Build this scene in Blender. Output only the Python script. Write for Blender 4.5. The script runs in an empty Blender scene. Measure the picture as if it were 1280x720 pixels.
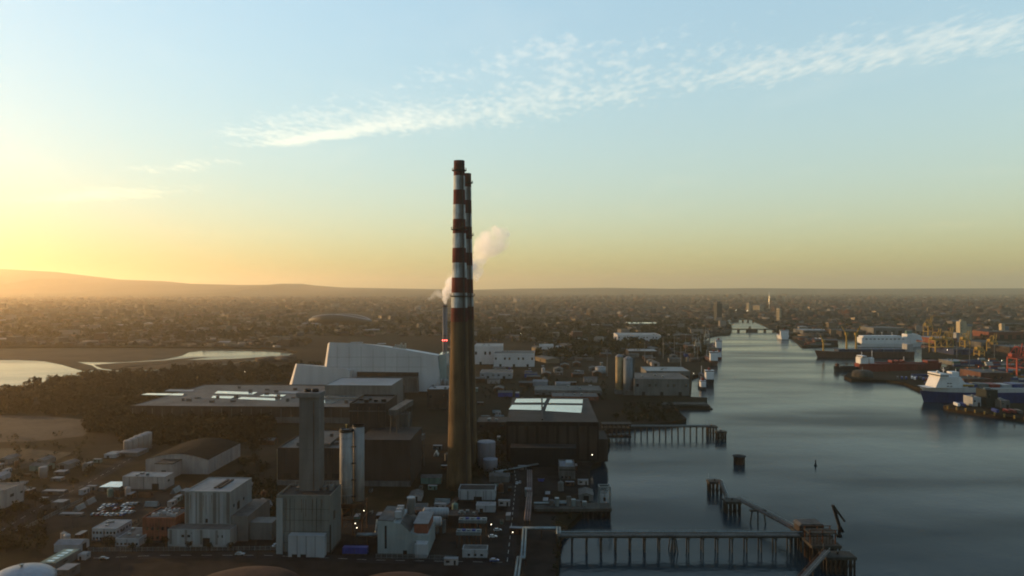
import bpy, bmesh, math, random
from mathutils import Vector, Matrix
from mathutils.geometry import tessellate_polygon
R = math.radians
SC = bpy.context.scene
COL = SC.collection
rnd = random.Random(7)

# ------------------------------------------------------------------ camera, sky, sun, exposure
CAM_Z, F, LAND = 130.0, 900.0, 3.5          # metres, focal length in photo pixels, quay level
cam = bpy.data.cameras.new('camera')
cam.sensor_width, cam.lens = 36.0, 36.0 * F / 1280
cam.clip_start, cam.clip_end = 1.0, 200000.0
cam_o = bpy.data.objects.new('camera', cam)
COL.objects.link(cam_o)
cam_o.location, cam_o.rotation_euler = (0, 0, CAM_Z), (R(90), 0, 0)
SC.camera = cam_o

SUN_AZ, SUN_EL = R(-67), R(6.0)             # azimuth from +Y towards +X
sd = Vector((math.sin(SUN_AZ) * math.cos(SUN_EL), math.cos(SUN_AZ) * math.cos(SUN_EL), math.sin(SUN_EL)))
world = bpy.data.worlds.new('World')
SC.world = world
world.use_nodes = True


def sky_nodes():
    nt = world.node_tree
    nt.nodes.clear()
    N, L = nt.nodes.new, nt.links.new

    def math_(op, a, b=None, c=None, clamp=False):
        n = N('ShaderNodeMath'); n.operation = op; n.use_clamp = clamp
        for i, v in enumerate((a, b, c)):
            if v is None: continue
            if isinstance(v, (int, float)): n.inputs[i].default_value = v
            else: L(v, n.inputs[i])
        return n.outputs[0]

    out, bg, sky = N('ShaderNodeOutputWorld'), N('ShaderNodeBackground'), N('ShaderNodeTexSky')
    sky.sky_type = 'NISHITA'
    sky.sun_disc = False
    sky.sun_elevation, sky.sun_rotation = SUN_EL, SUN_AZ
    sky.altitude, sky.air_density, sky.dust_density, sky.ozone_density = 130, 2.0, 0.9, 2.5
    bg.inputs["Strength"].default_value = 0.15
    tc, sep = N('ShaderNodeTexCoord'), N('ShaderNodeSeparateXYZ')
    L(tc.outputs['Generated'], sep.inputs[0])
    dz = math_('MAXIMUM', sep.outputs[2], 0.03)
    px, py = math_('DIVIDE', sep.outputs[0], dz), math_('DIVIDE', sep.outputs[1], dz)   # the layer of cloud, one unit overhead
    comb = N('ShaderNodeCombineXYZ'); L(px, comb.inputs[0]); L(math_('MULTIPLY', py, .5), comb.inputs[1])
    u = math_('SUBTRACT', math_('MULTIPLY', px, .912), math_('MULTIPLY', py, .411))     # along the band of cloud
    v = math_('ADD', math_('MULTIPLY', px, .411), math_('MULTIPLY', py, .912))          # across it

    def noise(scale, detail, rough, vec=None, off=0.0):
        n = N('ShaderNodeTexNoise'); n.inputs['Scale'].default_value = scale
        n.inputs['Detail'].default_value = detail; n.inputs['Roughness'].default_value = rough
        m = N('ShaderNodeMapping'); m.inputs['Location'].default_value = (off, off * .7, off * .3)
        L(vec or comb.outputs[0], m.inputs[0]); L(m.outputs[0], n.inputs['Vector'])
        return n.outputs['Fac']

    def bump(x, c, w):                          # exp(-((x-c)/w)^2)
        t = math_('DIVIDE', math_('SUBTRACT', x, c), w)
        return math_('POWER', 2.718, math_('MULTIPLY', math_('MULTIPLY', t, t), -1.0))

    big = noise(1.1, 2, .5, off=3.1)
    vw = math_('ADD', v, math_('MULTIPLY', math_('SUBTRACT', big, .5), .55))
    along = math_('MULTIPLY', math_('MULTIPLY_ADD', u, 1.2, 5.1, clamp=True), math_('MULTIPLY_ADD', u, -.55, 1.35, clamp=True))
    wide = math_('MULTIPLY_ADD', bump(u, -1.9, 1.3), .24, .37)
    t_ = math_('DIVIDE', math_('SUBTRACT', vw, math_('MULTIPLY_ADD', bump(u, -2.0, 1.1), .22, 3.42)), wide)
    m1 = math_('MULTIPLY', math_('POWER', 2.718, math_('MULTIPLY', math_('MULTIPLY', t_, t_), -1.0)), along)
    m2 = math_('MULTIPLY', math_('MULTIPLY', bump(vw, 2.83, .26), bump(u, -1.25, .8)), .72)         # loose tufts above the band
    m3 = math_('ADD', math_('MULTIPLY', math_('MULTIPLY', bump(vw, 4.25, .26), bump(u, -4.9, 1.1)), .95),
               math_('MULTIPLY', math_('MULTIPLY', bump(vw, 5.3, .45), bump(u, -7.4, 1.6)), 1.5))
    m4 = math_('MULTIPLY', math_('MULTIPLY', bump(vw, 3.82, .14), bump(u, -3.1, .8)), 1.5)          # the denser tail
    mask = math_('ADD', math_('ADD', m1, m2), math_('ADD', m3, m4))
    fine = noise(21, 4, .55, off=1.7)
    mid = noise(5.5, 3, .55, off=5.2)
    n_ = math_('ADD', math_('MULTIPLY', fine, .6), math_('MULTIPLY', mid, .4))
    dens = math_('MULTIPLY', math_('SUBTRACT', math_('ADD', n_, math_('MULTIPLY', mask, .30)), .70), 3.0, clamp=True)
    dens = math_('MULTIPLY', dens, .62)
    wisp = math_('MULTIPLY', math_('SUBTRACT', noise(.8, 4, .6, off=9.3), .56), .5, clamp=True)     # thin veil elsewhere
    dens = math_('ADD', dens, wisp, clamp=True)
    tint = N('ShaderNodeMix'); tint.data_type = 'RGBA'; tint.blend_type = 'MULTIPLY'
    tint.inputs['Factor'].default_value = 1.0
    gm, hs = N('ShaderNodeGamma'), N('ShaderNodeHueSaturation')
    gm.inputs['Gamma'].default_value = .44           # the photograph's softened contrast between the sun's side and the rest
    hs.inputs["Saturation"].default_value = .97
    L(sky.outputs[0], gm.inputs['Color']); L(gm.outputs[0], hs.inputs['Color'])
    L(hs.outputs[0], tint.inputs['A']); tint.inputs['B'].default_value = (SKY_TINT[0], SKY_TINT[1], SKY_TINT[2], 1)
    cl = N('ShaderNodeMix'); cl.data_type = 'RGBA'; cl.blend_type = 'ADD'
    cl.inputs['Factor'].default_value = 1.0
    L(tint.outputs['Result'], cl.inputs['A']); cl.inputs['B'].default_value = CLOUD_ADD
    mx = N('ShaderNodeMix'); mx.data_type = 'RGBA'
    L(dens, mx.inputs['Factor']); L(tint.outputs['Result'], mx.inputs['A']); L(cl.outputs['Result'], mx.inputs['B'])
    L(mx.outputs['Result'], bg.inputs['Color'])
    L(bg.outputs[0], out.inputs[0])


HAZE_DENSITY, HAZE_G = 4.9e-5, .73
SKY_TINT = (1.48, 1.95, 2.42)
CLOUD_ADD = (2.1, 1.35, .6, 1)
sky_nodes()
sun = bpy.data.lights.new('sun', 'SUN')
sun.energy, sun.angle, sun.color = 4.2, R(0.6), (1.0, 0.60, 0.26)
sun_o = bpy.data.objects.new('sun', sun)
COL.objects.link(sun_o)
sun_o.rotation_euler = sd.to_track_quat('Z', 'Y').to_euler()
sun_o.location = sd * 3000
SC.view_settings.view_transform = 'Standard'
SC.view_settings.look = 'None'
SC.view_settings.exposure = 1.0
SC.view_settings.gamma = 1.0
SC.view_settings.use_curve_mapping = False
SC.cycles.volume_bounces = 4
SC.cycles.max_bounces = 6
SC.cycles.use_denoising = True
SC.cycles.filter_width = 1.9             # the footage is soft


# ------------------------------------------------------------------ helpers
def G(px, py, z=LAND):
    """the point at height z that the photo shows at pixel (px, py)"""
    d = (CAM_Z - z) * F / (py - 360.0)
    return Vector(((px - 640.0) / F * d, d, z))


def W(px, py):
    return G(px, py, 0.0)


def Z(py, d):
    return CAM_Z - (py - 360.0) * d / F


MATS = {}
ALB = .50           # evenly darkens all but metal and lamp colours


def mat(name, col, rough=.85, metal=0.0, var=.25, scale=.15, col2=None, bump=0.0, bscale=1.0, rib=0.0, spec=.12, emit=None):
    """weathered paint, concrete, sheet metal ...: colour broken up by two noises in object space, optional ribs and relief"""
    if name in MATS: return MATS[name]
    if not emit and metal < .7:
        col = tuple(c * ALB for c in col); col2 = tuple(c * ALB for c in col2) if col2 else None
    m = bpy.data.materials.new(name); m.use_nodes = True
    nt = m.node_tree; N, L = nt.nodes.new, nt.links.new
    b = nt.nodes['Principled BSDF']
    b.inputs['Roughness'].default_value, b.inputs['Metallic'].default_value = rough, metal
    b.inputs['Specular IOR Level'].default_value = spec
    tc = N('ShaderNodeTexCoord')
    n1, n2 = N('ShaderNodeTexNoise'), N('ShaderNodeTexNoise')
    n1.inputs['Scale'].default_value, n1.inputs['Detail'].default_value = scale, 5
    n2.inputs['Scale'].default_value, n2.inputs['Detail'].default_value = scale * 7, 3
    mp = N('ShaderNodeMapping'); mp.inputs['Scale'].default_value = (1, 1, .10)
    L(tc.outputs['Object'], mp.inputs[0])
    L(tc.outputs['Object'], n1.inputs['Vector']); L(mp.outputs[0], n2.inputs['Vector'])
    add = N('ShaderNodeMath'); add.operation = 'MULTIPLY_ADD'; add.inputs[1].default_value = .45
    L(n2.outputs['Fac'], add.inputs[0])
    sc1 = N('ShaderNodeMath'); sc1.operation = 'MULTIPLY'; sc1.inputs[1].default_value = .55
    L(n1.outputs['Fac'], sc1.inputs[0]); L(sc1.outputs[0], add.inputs[2])
    cr = N('ShaderNodeValToRGB')
    c2 = col2 or tuple(c * (1 - var * 1.6) for c in col)
    cr.color_ramp.elements[0].position, cr.color_ramp.elements[1].position = .38, .58
    cr.color_ramp.elements[0].color = (*c2, 1); cr.color_ramp.elements[1].color = (*[min(1, c * (1 + var * .3)) for c in col], 1)
    L(add.outputs[0], cr.inputs[0]); L(cr.outputs[0], b.inputs['Base Color'])
    if rib or bump:
        bp = N('ShaderNodeBump'); bp.inputs['Strength'].default_value = .6
        bp.inputs['Distance'].default_value = rib and .06 or bump
        if rib:
            w = N('ShaderNodeTexWave'); w.bands_direction = 'X'; w.inputs['Scale'].default_value = rib
            L(tc.outputs['Object'], w.inputs['Vector']); L(w.outputs['Fac'], bp.inputs['Height'])
        else:
            n3 = N('ShaderNodeTexNoise'); n3.inputs['Scale'].default_value = bscale; n3.inputs['Detail'].default_value = 4
            L(tc.outputs['Object'], n3.inputs['Vector']); L(n3.outputs['Fac'], bp.inputs['Height'])
        L(bp.outputs[0], b.inputs['Normal'])
    if emit:
        b.inputs['Emission Color'].default_value = (*emit[:3], 1); b.inputs['Emission Strength'].default_value = emit[3]
    MATS[name] = m
    return m


class MB:
    """collects shapes; build() links them as one mesh object"""
    def __init__(s): s.v, s.f = [], []

    def add(s, vs, fs, M=None):
        o = len(s.v)
        s.v += [tuple(M @ Vector(p)) if M else tuple(p) for p in vs]
        s.f += [tuple(i + o for i in f) for f in fs]
        return s

    def box(s, x0, x1, y0, y1, z0, z1, M=None):
        vs = [(x0, y0, z0), (x1, y0, z0), (x1, y1, z0), (x0, y1, z0), (x0, y0, z1), (x1, y0, z1), (x1, y1, z1), (x0, y1, z1)]
        return s.add(vs, [(0, 3, 2, 1), (4, 5, 6, 7), (0, 1, 5, 4), (1, 2, 6, 5), (2, 3, 7, 6), (3, 0, 4, 7)], M)

    def cbox(s, cx, cy, w, d, z0, z1, M=None): return s.box(cx - w / 2, cx + w / 2, cy - d / 2, cy + d / 2, z0, z1, M)

    def prism(s, pts, z0, z1, M=None, bottom=True):
        n = len(pts)
        vs = [(p[0], p[1], z0) for p in pts] + [(p[0], p[1], z1) for p in pts]
        fs = [(i, (i + 1) % n, (i + 1) % n + n, i + n) for i in range(n)] + [tuple(range(n, 2 * n))]
        if bottom: fs.append(tuple(range(n))[::-1])
        return s.add(vs, fs, M)

    def profile(s, pts, y0, y1, M=None):
        """outline in the xz plane, pushed from y0 to y1"""
        n = len(pts)
        vs = [(p[0], y0, p[1]) for p in pts] + [(p[0], y1, p[1]) for p in pts]
        return s.add(vs, [(i, (i + 1) % n, (i + 1) % n + n, i + n) for i in range(n)] + [tuple(range(n))[::-1], tuple(range(n, 2 * n))], M)

    def lathe(s, prof, n=24, cx=0, cy=0, M=None, cap0=True, cap1=True, a0=0):
        """prof: (radius, z) from bottom to top"""
        vs = [(cx + r * math.cos(a0 + 2 * math.pi * k / n), cy + r * math.sin(a0 + 2 * math.pi * k / n), z) for r, z in prof for k in range(n)]
        fs = [(j * n + k, j * n + (k + 1) % n, (j + 1) * n + (k + 1) % n, (j + 1) * n + k) for j in range(len(prof) - 1) for k in range(n)]
        if cap0: fs.append(tuple(range(n))[::-1])
        if cap1: fs.append(tuple(range((len(prof) - 1) * n, len(prof) * n)))
        return s.add(vs, fs, M)

    def tube(s, a, b, r, n=6, r2=None):
        a, b = Vector(a), Vector(b)
        q = (b - a).to_track_quat('Z', 'Y').to_matrix().to_4x4(); q.translation = a
        l = (b - a).length
        return s.lathe([(r, 0), (r2 if r2 is not None else r, l)], n, M=q)

    def bar(s, a, b, w, h):
        """rectangular bar from a to b"""
        a, b = Vector(a), Vector(b)
        q = (b - a).to_track_quat('X', 'Z').to_matrix().to_4x4(); q.translation = a
        return s.box(0, (b - a).length, -w / 2, w / 2, -h / 2, h / 2, q)

    def mesh(s, name):
        me = bpy.data.meshes.new(name); me.from_pydata(s.v, [], s.f); me.update()
        return me

    def build(s, name, m, parent=None, smooth=False):
        me = s.mesh(name)
        if m: me.materials.append(m)
        if smooth:
            for p in me.polygons: p.use_smooth = abs(p.normal.z) < .97
        return link(name, me, parent)


def link(name, me, parent=None):
    o = bpy.data.objects.new(name, me); COL.objects.link(o)
    if parent: o.parent = parent
    return o


def tag(o, label=None, cat=None, group=None, kind=None):
    for k, v in (('label', label), ('category', cat), ('group', group), ('kind', kind)):
        if v: o[k] = v
    return o


def thing(name, label, cat, loc=(0, 0, 0), rz=0.0, group=None):
    o = bpy.data.objects.new(name, None); COL.objects.link(o)
    o.location, o.rotation_euler = loc, (0, 0, rz)
    o.empty_display_size = .5
    return tag(o, label, cat, group)


def copy_tree(o, parent=None):
    c = o.copy(); COL.objects.link(c)
    if parent: c.parent = parent
    for ch in list(o.children): copy_tree(ch, c)
    return c


def inside(x, y, poly):
    c, n = False, len(poly)
    j = n - 1
    for i in range(n):
        (xi, yi), (xj, yj) = poly[i][:2], poly[j][:2]
        if (yi > y) != (yj > y) and x < (xj - xi) * (y - yi) / (yj - yi) + xi: c = not c
        j = i
    return c

# ------------------------------------------------------------------ ground, water, strand, hills
LEFT_BANK = [(698, 720), (700, 690), (703, 668), (712, 655), (722, 645), (737, 632), (737, 600), (737, 582), (751, 577), (752, 563),
             (761, 556), (763, 549), (756, 543), (760, 534), (800, 531), (838, 528), (858, 523), (844, 510), (850, 508), (884, 508),
             (884, 497), (863, 496), (865, 471), (873, 468), (884, 462), (893, 450), (898, 440), (902, 430), (890, 429), (873, 425.5),
             (881, 421), (899, 418), (913, 416), (915, 411), (911, 404), (909, 400), (913, 397.5)]
RIGHT_BANK = [(925, 396.4), (935, 397), (946, 402), (955, 406), (966, 411), (972, 415), (978, 421), (990, 422), (1003, 433), (1048, 431.5),
              (1046, 422), (1162, 419), (1166, 433), (1152, 435), (1152, 447.5), (1184, 449), (1186, 461), (1140, 463), (1060, 466), (1055, 470),
              (1064, 474), (1108, 475), (1130, 478), (1150, 486), (1165, 489), (1330, 492), (1330, 504), (1192, 504), (1179, 507),
              (1186, 510.5), (1230, 516.5), (1285, 524), (1500, 545)]
lb = [G(*p) for p in LEFT_BANK]
rb = [G(*p) for p in RIGHT_BANK]
FAR, SIDE = 42000.0, 40000.0
outer = [Vector((-SIDE, -900, LAND)), Vector((22, -900, LAND))] + lb + rb + \
        [Vector((1400, 900, LAND)), Vector((2400, 900, LAND)), Vector((2400, -900, LAND)), Vector((SIDE, -900, LAND)), Vector((SIDE, FAR, LAND)), Vector((-SIDE, FAR, LAND))]
STRAND = [(-900, 560), (-300, 505), (-60, 491), (0, 487), (28, 482), (52, 478), (80, 473), (110, 469), (142, 465), (200, 462.5), (235, 460), (280, 456), (318, 451), (352, 447),
          (372, 441), (358, 436), (300, 434), (200, 433.5), (80, 433), (0, 433), (-300, 434), (-900, 436)]
strand = [G(*p) for p in STRAND]


def sheet(name, loops, m, z=None, kind='structure', skirt=None):
    flat = [p for l in loops for p in l]
    tris = tessellate_polygon([[Vector((p.x, p.y, 0)) for p in l] for l in loops])
    vs = [(p.x, p.y, p.z if z is None else z) for p in flat]
    fs = []
    for t in tris:
        a, b, c = (Vector(vs[i]) for i in t)
        fs.append(tuple(t) if (b - a).cross(c - a).z > 0 else tuple(t[::-1]))
    if skirt is not None:
        o = 0
        for l in loops:
            n = len(l); base = len(vs)
            vs += [(p.x, p.y, skirt) for p in l]
            fs += [(o + i, o + (i + 1) % n, base + (i + 1) % n, base + i) for i in range(n)]
            o += n
    me = bpy.data.meshes.new(name); me.from_pydata(vs, [], fs); me.update(); me.materials.append(m)
    o = link(name, me)
    if kind: o['kind'] = kind
    return o


def ground_material(name, cols, scale, rough=.95):
    m = bpy.data.materials.new(name); m.use_nodes = True
    nt = m.node_tree; N, L = nt.nodes.new, nt.links.new
    b = nt.nodes['Principled BSDF']; b.inputs['Roughness'].default_value = rough; b.inputs['Specular IOR Level'].default_value = .02
    tc = N('ShaderNodeTexCoord')
    n1, n2, vo = N('ShaderNodeTexNoise'), N('ShaderNodeTexNoise'), N('ShaderNodeTexVoronoi')
    n1.inputs['Scale'].default_value, n1.inputs['Detail'].default_value, n1.inputs['Roughness'].default_value = scale, 8, .62
    n2.inputs['Scale'].default_value, n2.inputs['Detail'].default_value = scale * 14, 6
    vo.inputs['Scale'].default_value = scale * 2.4
    for n in (n1, n2, vo): L(tc.outputs['Object'], n.inputs['Vector'])
    cr = N('ShaderNodeValToRGB')
    e = cr.color_ramp.elements
    e[0].position, e[0].color = .3, (*cols[0], 1)
    e[1].position, e[1].color = .72, (*cols[-1], 1)
    for i, c in enumerate(cols[1:-1]):
        x = e.new(.3 + .42 * (i + 1) / (len(cols) - 1)); x.color = (*c, 1)
    a1 = N('ShaderNodeMath'); a1.operation = 'MULTIPLY_ADD'; a1.inputs[1].default_value = .3
    a2 = N('ShaderNodeMath'); a2.operation = 'MULTIPLY_ADD'; a2.inputs[1].default_value = .25
    s_ = N('ShaderNodeMath'); s_.operation = 'MULTIPLY'; s_.inputs[1].default_value = .55
    sv = N('ShaderNodeSeparateColor'); L(vo.outputs['Color'], sv.inputs[0])
    L(n1.outputs['Fac'], s_.inputs[0]); L(n2.outputs['Fac'], a1.inputs[0]); L(s_.outputs[0], a1.inputs[2])
    L(sv.outputs[0], a2.inputs[0]); L(a1.outputs[0], a2.inputs[2])
    L(a2.outputs[0], cr.inputs[0]); L(cr.outputs[0], b.inputs['Base Color'])
    return m


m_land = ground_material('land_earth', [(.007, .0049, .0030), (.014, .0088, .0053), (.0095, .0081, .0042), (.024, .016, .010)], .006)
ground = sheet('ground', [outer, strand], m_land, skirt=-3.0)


def water_material(name, col, wave, strength, rough, stretch=(1, 1, 1), dist=.14):
    m = bpy.data.materials.new(name); m.use_nodes = True
    nt = m.node_tree; N, L = nt.nodes.new, nt.links.new
    b = nt.nodes['Principled BSDF']
    b.inputs['Base Color'].default_value = (*col, 1); b.inputs['IOR'].default_value = 1.28; b.inputs['Specular IOR Level'].default_value = .1
    tc, mp = N('ShaderNodeTexCoord'), N('ShaderNodeMapping')
    mp.inputs['Scale'].default_value = stretch
    L(tc.outputs['Object'], mp.inputs[0])
    n1, n2, n3 = N('ShaderNodeTexNoise'), N('ShaderNodeTexNoise'), N('ShaderNodeTexNoise')
    n1.inputs['Scale'].default_value, n1.inputs['Detail'].default_value = wave, 4
    n2.inputs['Scale'].default_value, n2.inputs['Detail'].default_value = wave * .13, 3
    n3.inputs['Scale'].default_value, n3.inputs['Detail'].default_value = .006, 4      # streaks of calm and ruffled water
    L(mp.outputs[0], n1.inputs['Vector']); L(mp.outputs[0], n2.inputs['Vector'])
    mp3 = N('ShaderNodeMapping'); mp3.inputs['Scale'].default_value = (.45, 1.6, 1); mp3.inputs['Rotation'].default_value = (0, 0, R(12))
    L(tc.outputs['Object'], mp3.inputs[0]); L(mp3.outputs[0], n3.inputs['Vector'])
    ad = N('ShaderNodeMath'); ad.operation = 'MULTIPLY_ADD'; ad.inputs[1].default_value = 2.2
    L(n2.outputs['Fac'], ad.inputs[0]); L(n1.outputs['Fac'], ad.inputs[2])
    bp = N('ShaderNodeBump'); bp.inputs['Distance'].default_value = dist; bp.inputs['Strength'].default_value = strength
    L(ad.outputs[0], bp.inputs['Height']); L(bp.outputs[0], b.inputs['Normal'])
    mr = N('ShaderNodeMapRange'); mr.inputs['From Min'].default_value, mr.inputs['From Max'].default_value = .35, .68
    mr.inputs['To Min'].default_value, mr.inputs['To Max'].default_value = rough * .55, rough * 1.7
    L(n3.outputs['Fac'], mr.inputs['Value']); L(mr.outputs[0], b.inputs['Roughness'])
    ms = N('ShaderNodeMapRange'); ms.inputs['From Min'].default_value, ms.inputs['From Max'].default_value = .38, .64
    ms.inputs['To Min'].default_value, ms.inputs['To Max'].default_value = .16, .05
    L(n3.outputs['Fac'], ms.inputs['Value']); L(ms.outputs[0], b.inputs['Specular IOR Level'])
    return m


m_water = water_material('river_water', (.006, .014, .019), .3, .9, .16)
river = sheet('river', [[Vector((-60, -880, 0)), Vector((2390, -880, 0)), Vector((2390, 3700, 0)), Vector((-60, 3700, 0))]], m_water)
m_lagoon = water_material('shallow_water', (.03, .03, .022), .5, .5, .12)
grow = [p + Vector((0, 0, 0)) for p in strand]
sheet('tidal_water', [grow], m_lagoon, z=.1)
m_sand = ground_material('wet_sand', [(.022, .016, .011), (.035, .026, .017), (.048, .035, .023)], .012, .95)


def flat(name, pts, m, z, kind='structure'):
    return sheet(name, [[G(px, py, z) for px, py in pts]], m, kind=kind)


flat('sand_flat', [(-900, 440), (-300, 437.5), (0, 436), (90, 435), (240, 435), (300, 435.5), (255, 437.5), (236, 440), (228, 444), (205, 449), (150, 452.5), (95, 452), (115, 457),
                   (122, 461), (108, 463.5), (96, 461), (78, 455.5), (55, 451), (20, 449.5), (-40, 450), (-300, 452), (-900, 462)], m_sand, .55)
flat('sand_flat', [(0, 447), (-900, 455), (-900, 458), (-60, 448.6), (-2, 448.0), (40, 449), (75, 453), (100, 460), (138, 464.4), (143, 463.8), (106, 459.2), (82, 452.3), (62, 448.8), (30, 447.4)], m_sand, .75)
flat('sand_flat', [(146, 463), (156, 459), (205, 455), (228, 450), (262, 449.5), (302, 448), (340, 445), (350, 446), (318, 450), (280, 455), (235, 459), (200, 461.5)], m_sand, .6)
flat('sand_flat', [(118, 456), (150, 453.5), (205, 450.5), (240, 447), (262, 446), (230, 449.6), (205, 454.4), (156, 458.4), (146, 462.3), (128, 460)], m_sand, .65)
flat('sand_flat', [(262, 437), (300, 436.2), (352, 437.5), (364, 440.5), (330, 439), (290, 438)], m_sand, .6)


def hill(name, crest, d, depth, m):
    """a ridge whose skyline runs through crest [(px, py)]"""
    b = MB()
    n = len(crest)
    rows = []
    for k, (f, h) in enumerate(((-1, 0), (-.62, .25), (-.3, .72), (0, 1.0), (.4, .6), (1, 0))):
        row = []
        for px, py in crest:
            x = (px - 640) / F * d
            z = max(Z(py, d), 4)
            wob = 1 + .10 * math.sin(px * .05 + k) + .07 * math.sin(px * .13 + 2 * k)
            row.append((x, d + f * depth * (wob if 0 < abs(f) < 1 else 1), LAND - 2 + (z - LAND + 2) * (h * (wob if 0 < h < 1 else 1))))
        rows.append(row)
    vs = [p for r in rows for p in r]
    fs = [(j * n + i, j * n + i + 1, (j + 1) * n + i + 1, (j + 1) * n + i) for j in range(len(rows) - 1) for i in range(n - 1)]
    b.add(vs, fs)
    o = b.build(name, m, smooth=True); o['kind'] = 'structure'
    return o


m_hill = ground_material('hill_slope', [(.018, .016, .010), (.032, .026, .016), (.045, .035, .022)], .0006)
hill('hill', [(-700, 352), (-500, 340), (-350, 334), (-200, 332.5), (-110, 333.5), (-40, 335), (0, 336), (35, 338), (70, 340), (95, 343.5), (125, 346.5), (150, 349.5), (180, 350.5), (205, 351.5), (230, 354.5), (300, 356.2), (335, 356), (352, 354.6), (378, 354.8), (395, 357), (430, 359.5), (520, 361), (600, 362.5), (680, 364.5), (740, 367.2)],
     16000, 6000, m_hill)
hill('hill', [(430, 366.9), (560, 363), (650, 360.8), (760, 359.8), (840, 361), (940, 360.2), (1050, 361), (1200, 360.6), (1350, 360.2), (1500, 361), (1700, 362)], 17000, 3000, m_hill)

# ------------------------------------------------------------------ haze: one box of thin air round everything
hz = MB().box(-SIDE - 500, SIDE + 500, -1500, FAR + 500, -4.5, 660).build('haze', None)
m_haze = bpy.data.materials.new('haze_air'); m_haze.use_nodes = True
m_haze.node_tree.nodes.clear()
_o = m_haze.node_tree.nodes.new('ShaderNodeOutputMaterial'); _v = m_haze.node_tree.nodes.new('ShaderNodeVolumePrincipled')
_v.inputs['Color'].default_value = (.96, .81, .58, 1)
_v.inputs['Density'].default_value = HAZE_DENSITY
_v.inputs['Anisotropy'].default_value = HAZE_G
m_haze.node_tree.links.new(_v.outputs[0], _o.inputs['Volume'])
hz.data.materials.append(m_haze)
tag(hz, 'thin golden evening haze over the whole port', 'haze', kind='stuff')

# ------------------------------------------------------------------ the two tall striped chimneys
m_red = mat('chimney_red', (.15, .034, .027), .9, var=.35, scale=.12)
m_white = mat('chimney_white', (.66, .70, .69), .9, var=.3, scale=.12)
m_conc = mat('chimney_concrete', (.155, .10, .05), .95, var=.35, scale=.06)
m_steel = mat('dark_steel', (.06, .055, .05), .6, .3, var=.2)


def tall_chimney(label, base, top, r0, r1, edges, galleries):
    t = thing('tall_chimney', label, 'chimney', base)
    h = top - base.z

    def rad(z): return r1 + (r0 - r1) * max(0.0, 1 - z / h) ** 1.25
    z0 = 0.0
    zs = [0] + edges + [h]
    for k in range(len(zs) - 1):
        a, b = zs[k], zs[k + 1]
        st = 14 if k == 0 else 3
        prof = [(rad(a + (b - a) * i / st), a + (b - a) * i / st) for i in range(st + 1)]
        last = k == len(zs) - 2
        if last: prof += [(rad(h) - .9, h), (rad(h) - .9, h - 4)]
        m = m_conc if k == 0 else (m_red if k % 2 else m_white)
        bm_ = MB().lathe(prof, 32, cap0=(k == 0), cap1=last)
        bm_.build('shaft' if k == 0 else 'band', m, t, smooth=True)
    for z in galleries:
        r = rad(z)
        g = MB().lathe([(r - .2, z - .9), (r + 1.2, z - .25), (r + 1.2, z), (r - .2, z)], 32)
        go = g.build('gallery', m_steel, t)
        rl = MB()
        for k in range(24):
            a = 2 * math.pi * k / 24
            rl.tube(((r + 1.1) * math.cos(a), (r + 1.1) * math.sin(a), z), ((r + 1.1) * math.cos(a), (r + 1.1) * math.sin(a), z + 1.3), .06, 4)
        rl.lathe([(r + 1.14, z + 1.2), (r + 1.14, z + 1.32), (r + 1.02, z + 1.32), (r + 1.02, z + 1.2)], 32, cap0=False, cap1=False)
        rl.build('railing', m_steel, go)
    # caged ladder and cable tray on the flank towards the river
    a = R(-62)
    ld = MB(); tr = MB()
    n = 40
    for k in range(n):
        za, zb = h * k / n, h * (k + 1) / n
        for s in (-.35, .35):
            pa = (math.cos(a) * (rad(za) + .35) - math.sin(a) * s, math.sin(a) * (rad(za) + .35) + math.cos(a) * s, za)
            pb = (math.cos(a) * (rad(zb) + .35) - math.sin(a) * s, math.sin(a) * (rad(zb) + .35) + math.cos(a) * s, zb)
            ld.tube(pa, pb, .09, 4)
        for j in range(3):
            zc = za + (zb - za) * j / 3
            c = Vector((math.cos(a) * (rad(zc) + .35), math.sin(a) * (rad(zc) + .35), zc)); d = Vector((-math.sin(a), math.cos(a), 0))
            ld.tube(c - d * .35, c + d * .35, .06, 4)
        a2 = R(-50)
        pa = (math.cos(a2) * (rad(za) + .15), math.sin(a2) * (rad(za) + .15), za)
        pb = (math.cos(a2) * (rad(zb) + .15), math.sin(a2) * (rad(zb) + .15), zb)
        tr.bar(pa, pb, .5, .4)
    ld.build('ladder', m_steel, t); tr.build('cable_tray', m_steel, t)
    return t




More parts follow.
